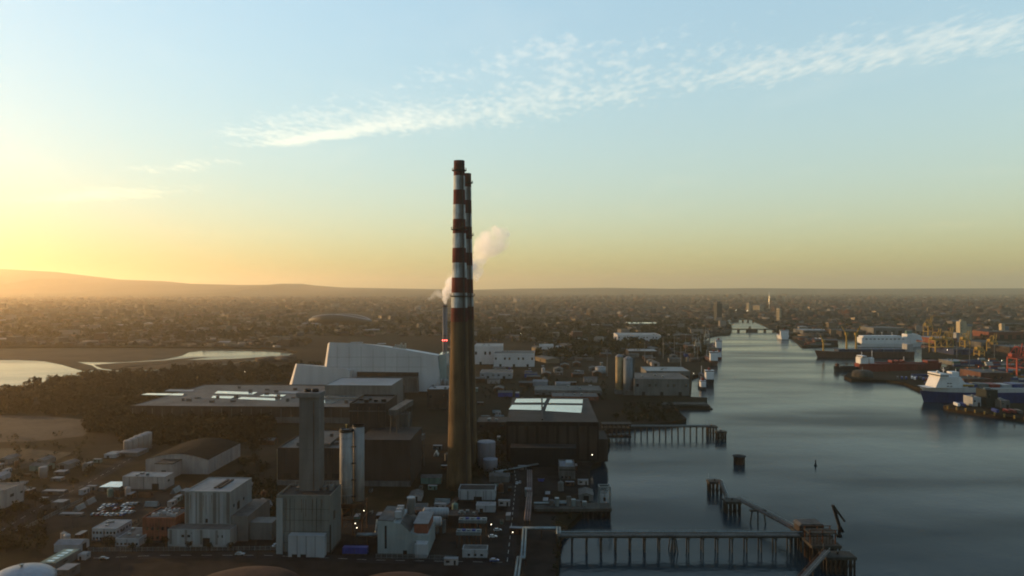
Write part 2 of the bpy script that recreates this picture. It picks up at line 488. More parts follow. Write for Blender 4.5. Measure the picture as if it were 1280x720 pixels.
def flank_streak(m, cx, spread, amount):
    """a ragged dark streak down one flank, its edge broken by noise"""
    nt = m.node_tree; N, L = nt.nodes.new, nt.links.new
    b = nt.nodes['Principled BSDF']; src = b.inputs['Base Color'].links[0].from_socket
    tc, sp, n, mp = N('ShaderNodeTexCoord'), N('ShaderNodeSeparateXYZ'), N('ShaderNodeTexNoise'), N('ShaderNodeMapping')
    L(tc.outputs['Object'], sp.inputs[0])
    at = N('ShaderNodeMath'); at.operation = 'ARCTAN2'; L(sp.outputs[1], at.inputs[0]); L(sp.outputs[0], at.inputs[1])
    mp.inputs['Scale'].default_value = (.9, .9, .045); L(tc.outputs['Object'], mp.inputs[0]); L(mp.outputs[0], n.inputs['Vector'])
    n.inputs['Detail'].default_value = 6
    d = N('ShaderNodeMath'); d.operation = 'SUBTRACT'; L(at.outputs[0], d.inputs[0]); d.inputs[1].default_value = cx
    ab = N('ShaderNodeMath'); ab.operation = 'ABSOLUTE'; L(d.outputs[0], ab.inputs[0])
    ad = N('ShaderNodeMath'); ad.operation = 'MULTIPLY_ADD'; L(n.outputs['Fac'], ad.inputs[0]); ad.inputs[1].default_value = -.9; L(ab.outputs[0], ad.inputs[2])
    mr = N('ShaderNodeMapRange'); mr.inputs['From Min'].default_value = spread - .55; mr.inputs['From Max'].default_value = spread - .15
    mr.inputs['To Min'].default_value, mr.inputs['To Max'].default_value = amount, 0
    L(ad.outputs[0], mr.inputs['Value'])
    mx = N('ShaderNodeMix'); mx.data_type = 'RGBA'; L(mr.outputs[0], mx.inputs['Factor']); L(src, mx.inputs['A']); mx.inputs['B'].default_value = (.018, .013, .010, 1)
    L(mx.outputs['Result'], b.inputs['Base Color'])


for m_, a_ in ((m_red, .6), (m_white, .72), (m_conc, .55)): flank_streak(m_, R(-60), .46, a_)
D1 = 456.6
c1 = Vector(((574 - 640) / F * D1, D1, LAND))
pxm = F / D1
ed = [Z(y, D1) - LAND for y in (402, 384.5, 366, 347, 328.5, 310, 292, 274, 256, 237.5, 220)]
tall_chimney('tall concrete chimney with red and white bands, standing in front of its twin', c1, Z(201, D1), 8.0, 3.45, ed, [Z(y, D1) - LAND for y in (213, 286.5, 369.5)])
D2 = 511.0
c2 = Vector(((583 - 640) / F * D2, D2, LAND))
ed2 = [Z(y, D2) - LAND for y in (399, 383, 366.5, 349, 332, 316, 299, 283.5, 267, 250.5, 234)]
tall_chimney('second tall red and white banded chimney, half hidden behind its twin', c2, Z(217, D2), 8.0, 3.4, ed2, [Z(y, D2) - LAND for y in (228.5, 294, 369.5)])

# ------------------------------------------------------------------ materials of the works
m_wclad = mat('white_cladding', (.27, .29, .29), .6, var=.18, scale=.05, rib=1.1)
m_wpanel = mat('white_panel', (.32, .335, .35), .55, var=.15, scale=.06)
m_grey = mat('grey_cladding', (.15, .148, .14), .7, var=.22, scale=.05, rib=.9)
m_brown = mat('brown_cladding', (.05, .036, .029), .8, var=.3, scale=.04, rib=.7)
m_brick = mat('red_brick', (.20, .07, .045), .9, var=.3, scale=.2)
m_roofg = mat('grey_roof', (.11, .105, .10), .75, var=.35, scale=.05)
m_roofl = mat('pale_roof', (.19, .19, .205), .5, var=.25, scale=.05)
m_roofd = mat('dark_roof', (.035, .032, .03), .8, var=.35, scale=.05)
m_shiny = mat('wet_roof_sheet', (.45, .48, .48), .16, .85, var=.15, scale=.05, spec=.8)
m_glass = mat('dark_glass', (.02, .025, .03), .12, var=.2, spec=.8)
m_pale_glass = mat('pale_glass', (.40, .55, .55), .15, .3, var=.1, spec=.8)
m_black = mat('black_steel', (.02, .018, .017), .7, .2, var=.2)
m_rust = mat('rusty_steel', (.12, .055, .03), .85, .2, var=.4, scale=.2)
m_gconc = mat('grey_concrete', (.12, .115, .108), .92, var=.3, scale=.08)
m_dconc = mat('dark_concrete', (.07, .065, .055), .95, var=.35, scale=.1)
m_green = mat('green_sheet', (.11, .19, .16), .6, var=.25, scale=.1, rib=1.2)
m_blue = mat('blue_paint', (.03, .05, .22), .5, var=.2, scale=.2)
m_pipe = mat('galvanised_pipe', (.22, .26, .27), .4, .5, var=.2, scale=.2)
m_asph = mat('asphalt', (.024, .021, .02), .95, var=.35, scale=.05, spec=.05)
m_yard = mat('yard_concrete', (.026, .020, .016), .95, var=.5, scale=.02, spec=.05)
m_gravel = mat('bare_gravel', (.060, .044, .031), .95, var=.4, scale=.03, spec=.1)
m_rubber = mat('tyre_rubber', (.015, .015, .015), .9, var=.1)
m_timber = mat('wet_timber', (.055, .042, .030), .85, var=.4, scale=.4)
m_deck = mat('pier_deck', (.10, .105, .105), .8, var=.3, scale=.1)
m_lamp = mat('lamp_glow', (.9, .85, .7), .4, var=0, emit=(1, .86, .6, 4))
m_redlamp = mat('red_lamp_glow', (.8, .05, .05), .4, var=0, emit=(1, .08, .06, 9))
GRID = -R(2.2)


class B:
    """a building: origin at its front left foot, x along the front, y away from the camera"""
    def __init__(s, name, label, cat, px0, px1, yb, yt, yk=None, dep=20.0, wall=None, roof=None, par=.7, rz=GRID, group=None, parts=True):
        a = G(px0, yb)
        s.d = a.y
        s.w = (px1 - px0) / F * s.d
        s.h = (yb - yt) / F * s.d
        if yk: dep = (CAM_Z - LAND - s.h) * F / (yk - 360.0) - s.d
        s.dep = dep = max(dep, 3.0)
        s.t = thing(name, label, cat, a, rz, group)
        if parts:
            s.box('wall', wall, 0, s.w, 0, dep, -.3, s.h)
            s.roof = s.box('roof', roof or m_roofg, .25, s.w - .25, .25, dep - .25, s.h + .01, s.h + .12)
            s.box('plinth', m_dconc, -.08, s.w + .08, -.1, dep + .08, -.35, min(1.0, s.h * .12))
            for k in range(int(s.w / 9) if s.d < 700 else 0): s.box('downpipe', m_steel, (k + .5) * s.w / int(s.w / 9) - .1, (k + .5) * s.w / int(s.w / 9) + .1, -.16, -.003, 1.0, s.h - .05)
            if s.d < 700 and px0 < 640: s.box('louvre', m_black, s.w - .01, s.w + .08, dep * .3, dep * .3 + min(3, dep * .2), s.h * .55, s.h * .7)
            if par: s.parapet(0, s.w, 0, dep, s.h + .003, par, wall)

    def box(s, name, m, x0, x1, y0, y1, z0, z1, parent=None):
        return MB().box(x0, x1, y0, y1, z0, z1).build(name, m, parent or s.t)

    def parapet(s, x0, x1, y0, y1, z, h, m, w=.35):
        b = MB()
        b.box(x0 - .04, x1 + .04, y0 - .04, y0 + w, z, z + h); b.box(x0 - .04, x1 + .04, y1 - w, y1 + .04, z, z + h)
        b.box(x0 - .04, x0 + w, y0 + w + .002, y1 - w - .002, z, z + h); b.box(x1 - w, x1 + .04, y0 + w + .002, y1 - w - .002, z, z + h)
        return b.build('parapet', m, s.t)

    def windows(s, xs, zs, w, h, m=None, y=0.0, name='window'):
        me = MB().box(-w / 2, w / 2, -.06, .1, 0, h).mesh(name); me.materials.append(m or m_glass)
        for x in xs:
            for z in zs:
                o = link(name, me, s.t); o.location = (x, y, z)

    def side_windows(s, ys, zs, w, h, m=None, name='window'):
        me = MB().box(-.1, .06, -w / 2, w / 2, 0, h).mesh(name); me.materials.append(m or m_glass)
        for y in ys:
            for z in zs:
                o = link(name, me, s.t); o.location = (s.w, y, z)

    def vents(s, n, m=None, size=1.6, name='roof_vent', seed=0, h=None):
        q = random.Random(seed + 11)
        for k in range(n):
            x, y = q.uniform(.12, .88) * s.w, q.uniform(.15, .85) * s.dep
            a, b_, c = (q.uniform(.6, 1.4) * size for _ in range(3))
            mb = MB().cbox(x, y, a, b_, s.h + .1, s.h + .1 + c * .7)
            mb.cbox(x, y, a * 1.15, b_ * 1.15, s.h + .1 + c * .7, s.h + .2 + c * .7)
            mb.build(name, m or m_pipe, s.t)


# ---------------- paved yards and roads on the works side
def road(name, pts, width, m, z):
    """a strip of given width in metres along photo pixels"""
    P = [G(*p, z) for p in pts]
    L_, R_ = [], []
    for i, p in enumerate(P):
        d = (P[min(i + 1, len(P) - 1)] - P[max(i - 1, 0)]); d.z = 0; d.normalize()
        n = Vector((-d.y, d.x, 0)) * width / 2
        L_.append(p + n); R_.append(p - n)
    n = len(P)
    b = MB().add([tuple(p) for p in L_ + R_], [(i, i + n, i + n + 1, i + 1) for i in range(n - 1)])
    o = b.build(name, m); o['kind'] = 'structure'
    return o


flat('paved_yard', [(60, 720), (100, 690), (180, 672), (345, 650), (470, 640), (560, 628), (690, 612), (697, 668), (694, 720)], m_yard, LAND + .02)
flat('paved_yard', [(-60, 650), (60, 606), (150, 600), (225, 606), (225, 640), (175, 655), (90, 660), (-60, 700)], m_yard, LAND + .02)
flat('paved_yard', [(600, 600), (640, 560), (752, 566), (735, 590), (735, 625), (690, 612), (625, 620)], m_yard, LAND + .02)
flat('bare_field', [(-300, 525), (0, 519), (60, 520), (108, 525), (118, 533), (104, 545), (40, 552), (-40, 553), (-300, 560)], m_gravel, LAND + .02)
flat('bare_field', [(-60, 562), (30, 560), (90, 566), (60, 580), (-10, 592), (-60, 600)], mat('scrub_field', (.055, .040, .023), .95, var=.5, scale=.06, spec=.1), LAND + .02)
road('road', [(-60, 700), (0, 664), (60, 628), (110, 604), (160, 575), (205, 548), (250, 532), (330, 524)], 9, m_asph, LAND + .04)
road('road', [(60, 700), (200, 694), (330, 694), (470, 700), (640, 703)], 8, m_asph, LAND + .04)
road('road', [(60, 628), (120, 640), (190, 632), (228, 626)], 7, m_asph, LAND + .045)
road('road', [(634, 702), (640, 650), (645, 600), (640, 570)], 7, m_asph, LAND + .045)

# ---------------- white process hall with its low front wing
b = B('process_hall', 'tall white ribbed metal hall with low front wing beside the brick workshop', 'hall', 231, 289, 676, 615, yk=597.5, wall=m_wclad, roof=m_roofl, par=.5)
lw = b.box('low_wing', m_wclad, -4.5, 26.5, -8, -.02, -.3, 8.5)
MB().box(-4.3, 26.3, -7.8, -.2, 8.51, 8.62).build('roof', m_roofg, lw)
sx = b.w + .02
sa = b.box('side_annexe', m_grey, sx, sx + 8.5, .5, 30, -.3, 12.5)
MB().box(sx + .2, sx + 8.3, .7, 29.8, 12.51, 12.6).build('roof', m_roofg, sa)
b.box('link_block', m_grey, sx + 8.55, sx + 20, 3, 12, -.3, 8.6)
b.box('loading_door', m_black, 13, 16.5, -8.12, -7.9, 0, 4.4)
b.box('personnel_door', m_glass, 10.5, 11.8, -.15, .05, 9.2, 11.2)
b.box('roof_duct', m_roofd, b.w * .50, b.w * .56, b.dep * .25, b.dep * .85, b.h + .12, b.h + .7)
b.box('roof_duct', m_roofd, b.w * .60, b.w * .66, b.dep * .25, b.dep * .85, b.h + .12, b.h + .7)
for k in range(7): b.box('cladding_stripe', m_wpanel if k % 2 else m_grey, .5 + k * 3.45, 2.1 + k * 3.45, -.09, -.002, 8.9, b.h - .2)
for k in range(8): b.box('cladding_stripe', m_wpanel if k % 2 else m_grey, -3.6 + k * 3.8, -2.4 + k * 3.8, -8.08, -8.002, 1.2, 8.2)
b.windows([3, 6, 20, 23], [4.6], 1.4, 1.2, y=-8)
b.side_windows([4, 10, 16], [16], 1.6, 1.4)

# ---------------- brick workshop with plant on the roof
b = B('brick_workshop', 'dark red brick workshop with white plant units on its flat roof', 'workshop', 178, 220, 678, 649, yk=636, wall=m_brick, roof=m_roofg, par=.9)
for k, (x, y, w_, d_) in enumerate(((.25, .3, 3.5, 2), (.45, .55, 4, 2.2), (.65, .75, 3, 2), (.8, .3, 3, 2.5), (.35, .8, 2.4, 1.8), (.62, .4, 2, 3))):
    u = MB().cbox(b.w * x, b.dep * y, w_, d_, b.h + .12, b.h + 1.6).build('plant_unit', m_wpanel, b.t)
    MB().lathe([(.7, b.h + 1.6), (.7, b.h + 1.9)], 10, b.w * x, b.dep * y).build('fan', m_black, u)
b.windows([2.5 + 2.6 * k for k in range(6)], [1.6, 6.2], 1.3, 1.5)
b.box('door', m_black, 10.3, 12.6, -.1, .05, 0, 1.4)

# ---------------- office blocks
b = B('office_block', 'white two storey office block with two rows of small windows', 'office', 115, 146, 677, 661, yk=650, wall=m_wpanel, roof=m_roofl, par=.3)
b.windows([.9 + 1.75 * k for k in range(7)], [1.0, 3.9], .95, 1.2)
b.side_windows([1.5 + 2.6 * k for k in range(8)], [1.0, 3.9], 1.1, 1.2)
b.box('door', m_black, 10.9, 11.9, -.12, .05, 0, .9)
b.vents(4, size=1.0, seed=3)
b = B('office_block', 'low white single storey office annexe beside the brick workshop', 'office', 144, 174, 684, 674, yk=660, wall=m_wpanel, roof=m_roofg, par=.35)
b.windows([1.2 + 1.9 * k for k in range(6)], [1.1], 1.0, 1.1)
b.vents(3, size=1.2, seed=4)

# ---------------- green shed, small kiosk
b = B('green_shed', 'long low shed with pale green sheet roof behind the domed tank', 'shed', 48, 70, 715, 704, yk=686, wall=m_grey, roof=m_green, par=0)
for k in range(5): b.box('roof_light', m_pale_glass, b.w * .3, b.w * .7, b.dep * (.1 + .18 * k), b.dep * (.2 + .18 * k), b.h + .12, b.h + .2)
b = B('switch_kiosk', 'small pale kiosk beside the green shed gable', 'kiosk', 97, 107, 701, 693, dep=4, wall=m_wpanel, roof=m_roofl, par=0)
b.box('door', m_black, .8, 1.8, -.1, .05, 0, 2)
b = B('pump_house', 'small grey pump house at the foot of the domed tank', 'pump house', 68, 86, 725, 713, dep=8, wall=m_gconc, roof=m_roofl, par=.2)
b.box('door', m_black, 2, 3.2, -.1, .05, 0, 2.1)


# ---------------- storage tanks with domed roofs
def tank(label, px, ybase, r, h, dome, m, mroof, group=None, name='storage_tank', ring=True):
    c = G(px, ybase)
    t = thing(name, label, 'tank', c, 0, group)
    MB().lathe([(r, -.3), (r, h)], 48, cap1=False).build('shell', m, t, smooth=True)
    prof = [(r * math.cos(R(a)) / 1.0, h + .02 + dome * math.sin(R(a))) for a in (0, 8, 16, 25, 36, 48, 60, 74, 86)]
    prof[0] = (r + .12, h + .02)
    MB().lathe(prof, 48, cap0=True).build('roof', mroof, t, smooth=True)
    if ring:
        rl = MB()
        for k in range(36):
            a = 2 * math.pi * k / 36
            rl.tube((r * math.cos(a), r * math.sin(a), h), (r * math.cos(a), r * math.sin(a), h + 1.1), .05, 4)
        rl.lathe([(r + .05, h + 1.05), (r + .05, h + 1.15), (r - .05, h + 1.15), (r - .05, h + 1.05)], 48, cap0=False, cap1=False)
        rl.build('railing', m_pipe, t)
        MB().lathe([(.5, h + dome - .3), (.5, h + dome + .7), (.9, h + dome + .75), (.9, h + dome + 1.0)], 10).build('breather_vent', m_pipe, t)
        st = MB()
        n = 26
        for k in range(n):
            a0 = R(-60) - k * 1.5 / n
            st.bar(((r + .1) * math.cos(a0), (r + .1) * math.sin(a0), h * k / n), ((r + 1.1) * math.cos(a0), (r + 1.1) * math.sin(a0), h * k / n), .5, .08)
        st.build('spiral_stair', m_steel, t)
    return t


m_tankw = mat('tank_white', (.30, .33, .38), .38, .2, var=.12, scale=.08)
m_tankr = mat('tank_rust', (.055, .024, .015), .9, var=.4, scale=.05)
m_tankp = mat('tank_pale', (.24, .24, .28), .6, var=.15, scale=.08)
tank('white storage tank with smooth domed roof and gold lit rim', 27, 768, 11.6, 13.2, 5.3, m_tankw, m_tankw)
tank('wide rust brown oil tank with shallow domed roof in front of the process hall', 302, 778, 22.5, 12.0, 3.6, m_tankr, m_tankr, ring=False)
tank('rust brown oil tank with shallow domed roof in front of the gabled plant', 492, 782, 20.5, 11.5, 3.4, m_tankr, m_tankr, ring=False)
tank('pale blue-grey cylindrical tank at the foot of the striped chimneys', 608, 583, 6.4, 17.5, .8, m_tankp, m_tankp, ring=False)
tank('low pale tank in front of the blue-grey cylinder', 613, 588, 5.0, 8, .5, m_tankp, m_tankp, ring=False)

# ---------------- boiler house with the square chimney
b = B('boiler_house', 'pale grey boiler house with parapet roof carrying the square chimney', 'boiler house', 346, 413, 692, 622, yk=608, wall=mat('pale_render', (.155, .165, .155), .85, var=.2, scale=.05), roof=m_roofd, par=1.3)
b.box('white_bay', m_wpanel, b.w * .27, b.w * .94, -4, -.02, -.3, 10.2)
for k in (1, 2, 3): b.box('bay_joint', m_black, b.w * (.27 + .67 * k / 4) - .08, b.w * (.27 + .67 * k / 4) + .08, -4.05, -3.98, .2, 10.0)
b.box('roller_door', m_black, b.w * .34, b.w * .44, -4.08, -3.95, 0, 1.3)
b.box('roller_door', m_black, b.w * .50, b.w * .60, -4.08, -3.95, 0, 1.3)
b.box('corner_pier', m_wclad, 0, b.w * .12, -.8, -.03, -.3, b.h - .2)
b.box('pipe_stack', m_black, b.w + .05, b.w + .5, -.3, .3, 0, 14)
for k in range(6): b.box('roof_unit', m_gconc, b.w * (.2 + .13 * k), b.w * (.27 + .13 * k), b.dep * .6, b.dep * .8, b.h + .12, b.h + 1.6 + .5 * (k % 3))
q = MB()
for k in range(12): q.tube((b.w * .1 + k * b.w * .075, b.dep - .5, b.h + .1), (b.w * .1 + k * b.w * .075, b.dep - .5, b.h + 3.0), .08, 4)
q.tube((b.w * .1, b.dep - .5, b.h + 3.0), (b.w * .92, b.dep - .5, b.h + 3.0), .08, 4)
q.build('roof_railing', m_pipe, b.t)
BH = b
dS = b.d + b.dep * .55
zt = Z(497, dS)
wS = 25 / F * dS
t = thing('square_chimney', 'tall square concrete chimney with overhanging cap on the boiler house', 'chimney', ((374 - 640) / F * dS, dS, LAND + b.h + .15), GRID)
hS = zt - LAND - b.h
MB().box(0, wS, 0, 8.5, 0, hS).build('shaft', mat('pale_concrete', (.15, .14, .13), .9, var=.2, scale=.05), t)
MB().box(wS * .72, wS * .72 + .25, -.2, -.01, 0, hS - 2).build('conduit', m_rust, t)
MB().box(-1.2, wS + .6, -1.0, 9.3, hS + .01, hS + 2.2).build('cap', mat('cap_concrete', (.19, .17, .16), .9, var=.2, scale=.05), t)
for k in range(2): MB().lathe([(1.6, hS + 2.2), (1.6, hS + 3.6), (1.3, hS + 3.6), (1.3, hS + 2.3)], 16, wS * (.3 + .4 * k), 4).build('flue', m_black, t, smooth=True)
for k in range(1, 9): MB().box(-.03, wS + .03, -.03, 8.53, hS * k / 9 - .07, hS * k / 9 + .07).build('pour_joint', m_gconc, t)

# ---------------- pair of round flues on a steel frame
dF = 372.0
xF = lambda px: (px - 640) / F * dF
t = thing('twin_flue', 'pair of pale round steel flues on an open steel base', 'chimney', (xF(433), dF, LAND))
zt, zb_ = Z(537, dF) - LAND, Z(628, dF) - LAND
m_flue = mat('flue_grey', (.32, .32, .32), .75, .0, var=.2, scale=.08)
fl = MB().lathe([(3.4, zb_), (3.4, zt)], 28).build('flue', m_flue, t, smooth=True)
MB().lathe([(3.75, zt - 1.0), (3.75, zt - .2), (3.3, zt + .5), (2.6, zt + .6), (2.6, zt - 1)], 28, cap0=False).build('rim', m_black, fl)
for k in range(1, 9): MB().lathe([(3.48, zb_ + (zt - zb_) * k / 9), (3.48, zb_ + (zt - zb_) * k / 9 + .25)], 28).build('flange', m_flue, fl)
f2 = MB().lathe([(3.0, zb_), (3.0, Z(533, dF) - LAND)], 24, cx=5.3, cy=4.5).build('flue', m_flue, t, smooth=True)
MB().lathe([(3.2, Z(533, dF) - LAND - .8), (3.2, Z(533, dF) - LAND)], 24, cx=5.3, cy=4.5).build('rim', m_black, f2)
MB().lathe([(2.3, 9), (3.4, 20), (3.4, zb_ - .05)], 24, cap1=False).build('hopper', m_gconc, t, smooth=True)
fr = MB()
for (x, y) in ((-4, -4), (4.2, -4), (9, -4), (-4, 8), (9, 8)):
    fr.tube((x, y, 0), (x, y, zb_), .3, 6)
for z in (8, 15, zb_ - 1.5, zb_):
    fr.bar((-4.4, -4, z), (9.4, -4, z), .4, .5); fr.bar((-4, -4.4, z), (-4, 8.4, z), .4, .5); fr.bar((9, -4.4, z), (9, 8.4, z), .4, .5)
for z0, z1 in ((0, 8), (8, 15), (15, zb_)):
    fr.tube((-4, -4, z0), (4.2, -4, z1), .15, 5); fr.tube((9, -4, z0), (4.2, -4, z1), .15, 5)
fr.build('frame', m_rust, t)
lc = MB()
for k in range(22):
    z = zb_ + (zt - zb_) * k / 22
    lc.tube((3.6, -1.6, z), (3.6, -1.6, z + (zt - zb_) / 22), .09, 4); lc.tube((4.2, -1.2, z), (4.2, -1.2, z + (zt - zb_) / 22), .09, 4)
    lc.tube((3.6, -1.6, z), (4.2, -1.2, z), .07, 4)
    if k % 5 == 2: lc.box(3.2, 5.2, -2.6, -.6, z, z + .25)
lc.build('caged_ladder', m_black, t)
MB().lathe([(.25, zt + .6), (.25, zt + 2.2), (.5, zt + 2.2), (.5, zt + 2.8)], 8).build('top_lamp', mat('brass_cap', (.5, .35, .1), .4, .6, var=.1), t)
b = B('blue_container', 'long deep blue container on the yard below the round flues', 'container', 428, 459, 693, 684.5, dep=2.6, wall=m_blue, roof=m_blue, par=0)
for k in range(9): b.box('rib', m_blue, .6 + k * 1.3, .8 + k * 1.3, -.06, -.002, .2, b.h - .2)

# ---------------- gabled white plant with two drums
d0 = G(472, 692)
t = thing('gabled_plant', 'white plant building with stepped sloping roof and narrow slot window', 'plant', d0, GRID)
k_ = d0.y / F
prof = [(0, -.3), (64 * k_, -.3), (64 * k_, 24 * k_), (49 * k_, 24 * k_), (41 * k_, 27 * k_), (29 * k_, 38 * k_), (21 * k_, 38.5 * k_), (20 * k_, 40 * k_), (0, 41 * k_)]
MB().profile(prof, 0, 22).build('wall', mat('plant_white', (.25, .285, .285), .65, var=.15, scale=.06), t)
MB().box(9 * k_, 11.5 * k_, -.12, .05, 2.5, 35 * k_).build('slot_window', m_glass, t)
rf = MB()
rf.profile([(19.8 * k_, 40.2 * k_), (19.8 * k_, 41.3 * k_), (0, 42.3 * k_), (0, 41.2 * k_)], .1, 21.9)
rf.profile([(29 * k_, 38.2 * k_), (29 * k_, 39 * k_), (41 * k_, 27.9 * k_), (41 * k_, 27.2 * k_)], .1, 21.9)
rf.build('roof', m_roofg, t)
MB().box(45 * k_, 62 * k_, 2, 20, 24.2 * k_, 36 * k_).build('upper_bay', m_brick, t)
MB().box(44 * k_, 63 * k_, 1.6, 20.4, 36.1 * k_, 36.9 * k_).build('roof', m_roofl, t)
MB().box(32 * k_, 37 * k_, -.1, .05, 0, 1.7).build('door', m_black, t)
MB().lathe([(1.9, 39 * k_), (1.9, 39 * k_ + 7.5), (2.1, 39 * k_ + 7.6), (2.1, 39 * k_ + 8.2)], 20, 25 * k_ + 4, 14).build('vent_stack', m_wpanel, t, smooth=True)
for k in range(3): MB().cbox(20 * k_ + 1.2, 6 + 3 * k, 3.2, 2.2, 40.5 * k_, 40.5 * k_ + 3 + .5 * k).build('roof_unit', m_wpanel, t)
MB().box(49 * k_, 64 * k_, -5, -.03, -.3, 17 * k_).build('porch_block', m_wpanel, t)
for label, pl, pr, y0, rr, dep_ in (('white ribbed horizontal drum lying behind the gabled plant roof', 530, 560, 641, 2.9, 396), ('smooth white horizontal drum lying nearer over the brick upper bay', 524, 551, 652, 2.6, 372)):
    z = Z(y0, dep_)
    xl, xr = (pl - 640) / F * dep_, (pr - 640) / F * dep_
    t2 = thing('process_drum', label, 'drum', ((xl + xr) / 2, dep_, LAND))
    hw = (xr - xl) / 2
    Mx = Matrix.Translation((-hw, 0, z - LAND)) @ Matrix.Rotation(R(90), 4, 'Y')
    MB().lathe([(rr * .5, -.6), (rr * .9, -.2), (rr, .3), (rr, 2 * hw - .3), (rr * .9, 2 * hw + .2), (rr * .5, 2 * hw + .6)], 24, M=Mx).build('shell', m_wpanel, t2, smooth=True)
    for k in range(9 if rr > 2.7 else 4):
        MB().lathe([(rr + .12, 0), (rr + .12, .22)], 24, M=Mx @ Matrix.Translation((0, 0, .5 + k * (2 * hw - 1) / (8 if rr > 2.7 else 3)))).build('band', m_pipe, t2)
    for s in (-.7, .7): MB().box(hw * s - .5, hw * s + .5, -2, 2, 0, z - LAND - rr * .8).build('saddle_leg', m_gconc, t2)
    pv = MB()
    for k in range(4): pv.tube((hw + 1.2 + .4 * k, -1 + k * .5, 0), (hw + 1.2 + .4 * k, -1 + k * .5, z - LAND + 1), .22, 6)
    pv.build('riser_pipe', m_pipe, t2)


# ---------------- cooler units, sheds and small blocks round the chimney foot
def cooler(label, px0, px1, yb, yt, dep):
    b = B('air_cooler', label, 'cooler', px0, px1, yb, yt, dep=dep, parts=False)
    b.box('fan_deck', m_pipe, 0, b.w, 0, dep, b.h - 1.6, b.h)
    for k in range(5): MB().lathe([(1.0, b.h + .01), (1.0, b.h + .5)], 12, b.w * (.1 + .2 * k), dep / 2).build('fan', m_blue if k % 2 else m_pipe, b.t)
    for k in range(6):
        for y in (.3, dep - .3): MB().tube((.2 + k * (b.w - .4) / 5, y, 0), (.2 + k * (b.w - .4) / 5, y, b.h - 1.6), .16, 6).build('leg', m_rust, b.t)
    return b


cooler('blue topped air cooler bank on legs behind a second bank', 573, 608, 668, 650, 5)
cooler('pale blue air cooler bank on legs behind the low white plant room', 570, 601, 685, 665, 5)
b = B('plant_room', 'low pale plant room on the yard in front of the cooler banks', 'plant room', 578, 609, 698, 687, dep=6, wall=m_wpanel, roof=m_roofg, par=.2)
b.windows([3, 6, 9], [1.2], 1.2, 1.0)
b = B('workshop_shed', 'long white shed with dark doorway at the chimney foot', 'shed', 573, 619, 626, 613, dep=12, wall=m_wpanel, roof=m_roofd, par=.5)
b.box('doorway', m_black, b.w * .42, b.w * .64, -.12, .05, 0, 2.6)
for k in range(5): b.box('wall_post', m_gconc, 1 + k * 4.6, 1.3 + k * 4.6, -.12, -.003, 0, b.h - .3)
b = B('workshop_shed', 'small white flat shed between the chimney foot shed and coolers', 'shed', 595, 619, 641, 632, dep=7, wall=m_wpanel, roof=m_roofl, par=.2)
b.box('doorway', m_black, 2, 4, -.1, .05, 0, 2.4)
b = B('transformer_house', 'dark brown flat block beside the chimney foot', 'plant room', 560, 596, 660, 645, dep=10, wall=m_brown, roof=m_roofd, par=.3)
b.vents(5, size=1.6, seed=8)
b = B('river_kiosk', 'pale two storey kiosk with rooftop railing at the river edge', 'kiosk', 699, 719, 600, 585, yk=576, wall=m_gconc, roof=m_roofl, par=1.0)
b.box('dark_band', m_black, -.05, b.w + .05, -.08, b.dep * .9, b.h - 1.6, b.h - .9)
b.box('roof_unit', m_wpanel, b.w * .45, b.w * .85, b.dep * .4, b.dep * .8, b.h + .12, b.h + 1.6)
b.windows([2, 4.5, 7], [1.2], 1.2, 1.3)

# ---------------- big brown boiler hall behind
b = B('boiler_hall', 'broad brown windowless boiler hall behind the square chimney', 'power hall', 347, 448, 606, 561, yk=538, wall=m_brown, roof=m_roofg, par=.8)
b.box('gold_corner_strip', mat('gold_strip', (.45, .38, .25), .35, .6, var=.1), -.35, -.03, -.35, -.03, 0, b.h)  # narrow gold metal strip up the front left corner
b.vents(14, m_roofg, 2.6, seed=21)
b.box('roof_duct', m_roofg, b.w * .55, b.w * .62, b.dep * .1, b.dep * .7, b.h + .13, b.h + 2.4)
e0 = b.w + .03
wb = b.box('east_block', m_brown, e0, e0 + 66 / F * b.d, 0, 44, -.3, b.h + 6.2)
MB().box(e0 + .3, e0 + 66 / F * b.d - .3, .3, 43.7, b.h + 6.21, b.h + 6.3).build('roof', m_roofd, wb)
b.box('plinth', m_gconc, -.3, e0 + 66 / F * b.d + .3, -1.2, -.03, -.3, 3.2)
for k in range(6): b.box('louvre', m_black, b.w * (.08 + .15 * k), b.w * (.17 + .15 * k), -.1, -.003, 4.5, 7.5)
b = B('boiler_tower', 'tall dark brown boiler tower rising behind the brown hall', 'power hall', 437, 482, 588, 506, yk=495, wall=m_brown, roof=m_roofd, par=1.2)
b.vents(6, m_black, 2.4, seed=5)
b.box('cornice', m_gconc, -.4, b.w + .4, -.4, -.05, b.h - 4.6, b.h - 4.0)
# inclined conveyor galleries beside the tower
for label, p0, p1, w_ in (('inclined roofed conveyor gallery beside the boiler tower', (491, 516), (512, 503), 5.5), ('lower inclined conveyor gallery at the foot of the boiler tower', (513, 556), (527, 545), 5)):
    a_ = G(p0[0], 600); dd = 480.0
    A_, B_ = Vector(((p0[0] - 640) / F * dd, dd, Z(p0[1], dd))), Vector(((p1[0] - 640) / F * (dd + 34), dd + 34, Z(p1[1], dd + 34)))
    t = thing('conveyor_gallery', label, 'conveyor', (A_.x, A_.y, LAND))
    o_ = Vector((A_.x, A_.y, LAND))
    MB().bar(A_ - o_, B_ - o_, w_, 3.4).build('gallery', m_roofg, t)
    MB().bar(A_ - o_ + Vector((0, 0, 1.85)), B_ - o_ + Vector((0, 0, 1.85)), w_ + .5, .25).build('roof', m_gconc, t)
    for f in (.05, .5, .95):
        p = A_.lerp(B_, f) - o_
        for s in (-2, 2): MB().tube((p.x + s, p.y, 0), (p.x + s, p.y, p.z - 1.8), .35, 6).build('leg', m_gconc, t)
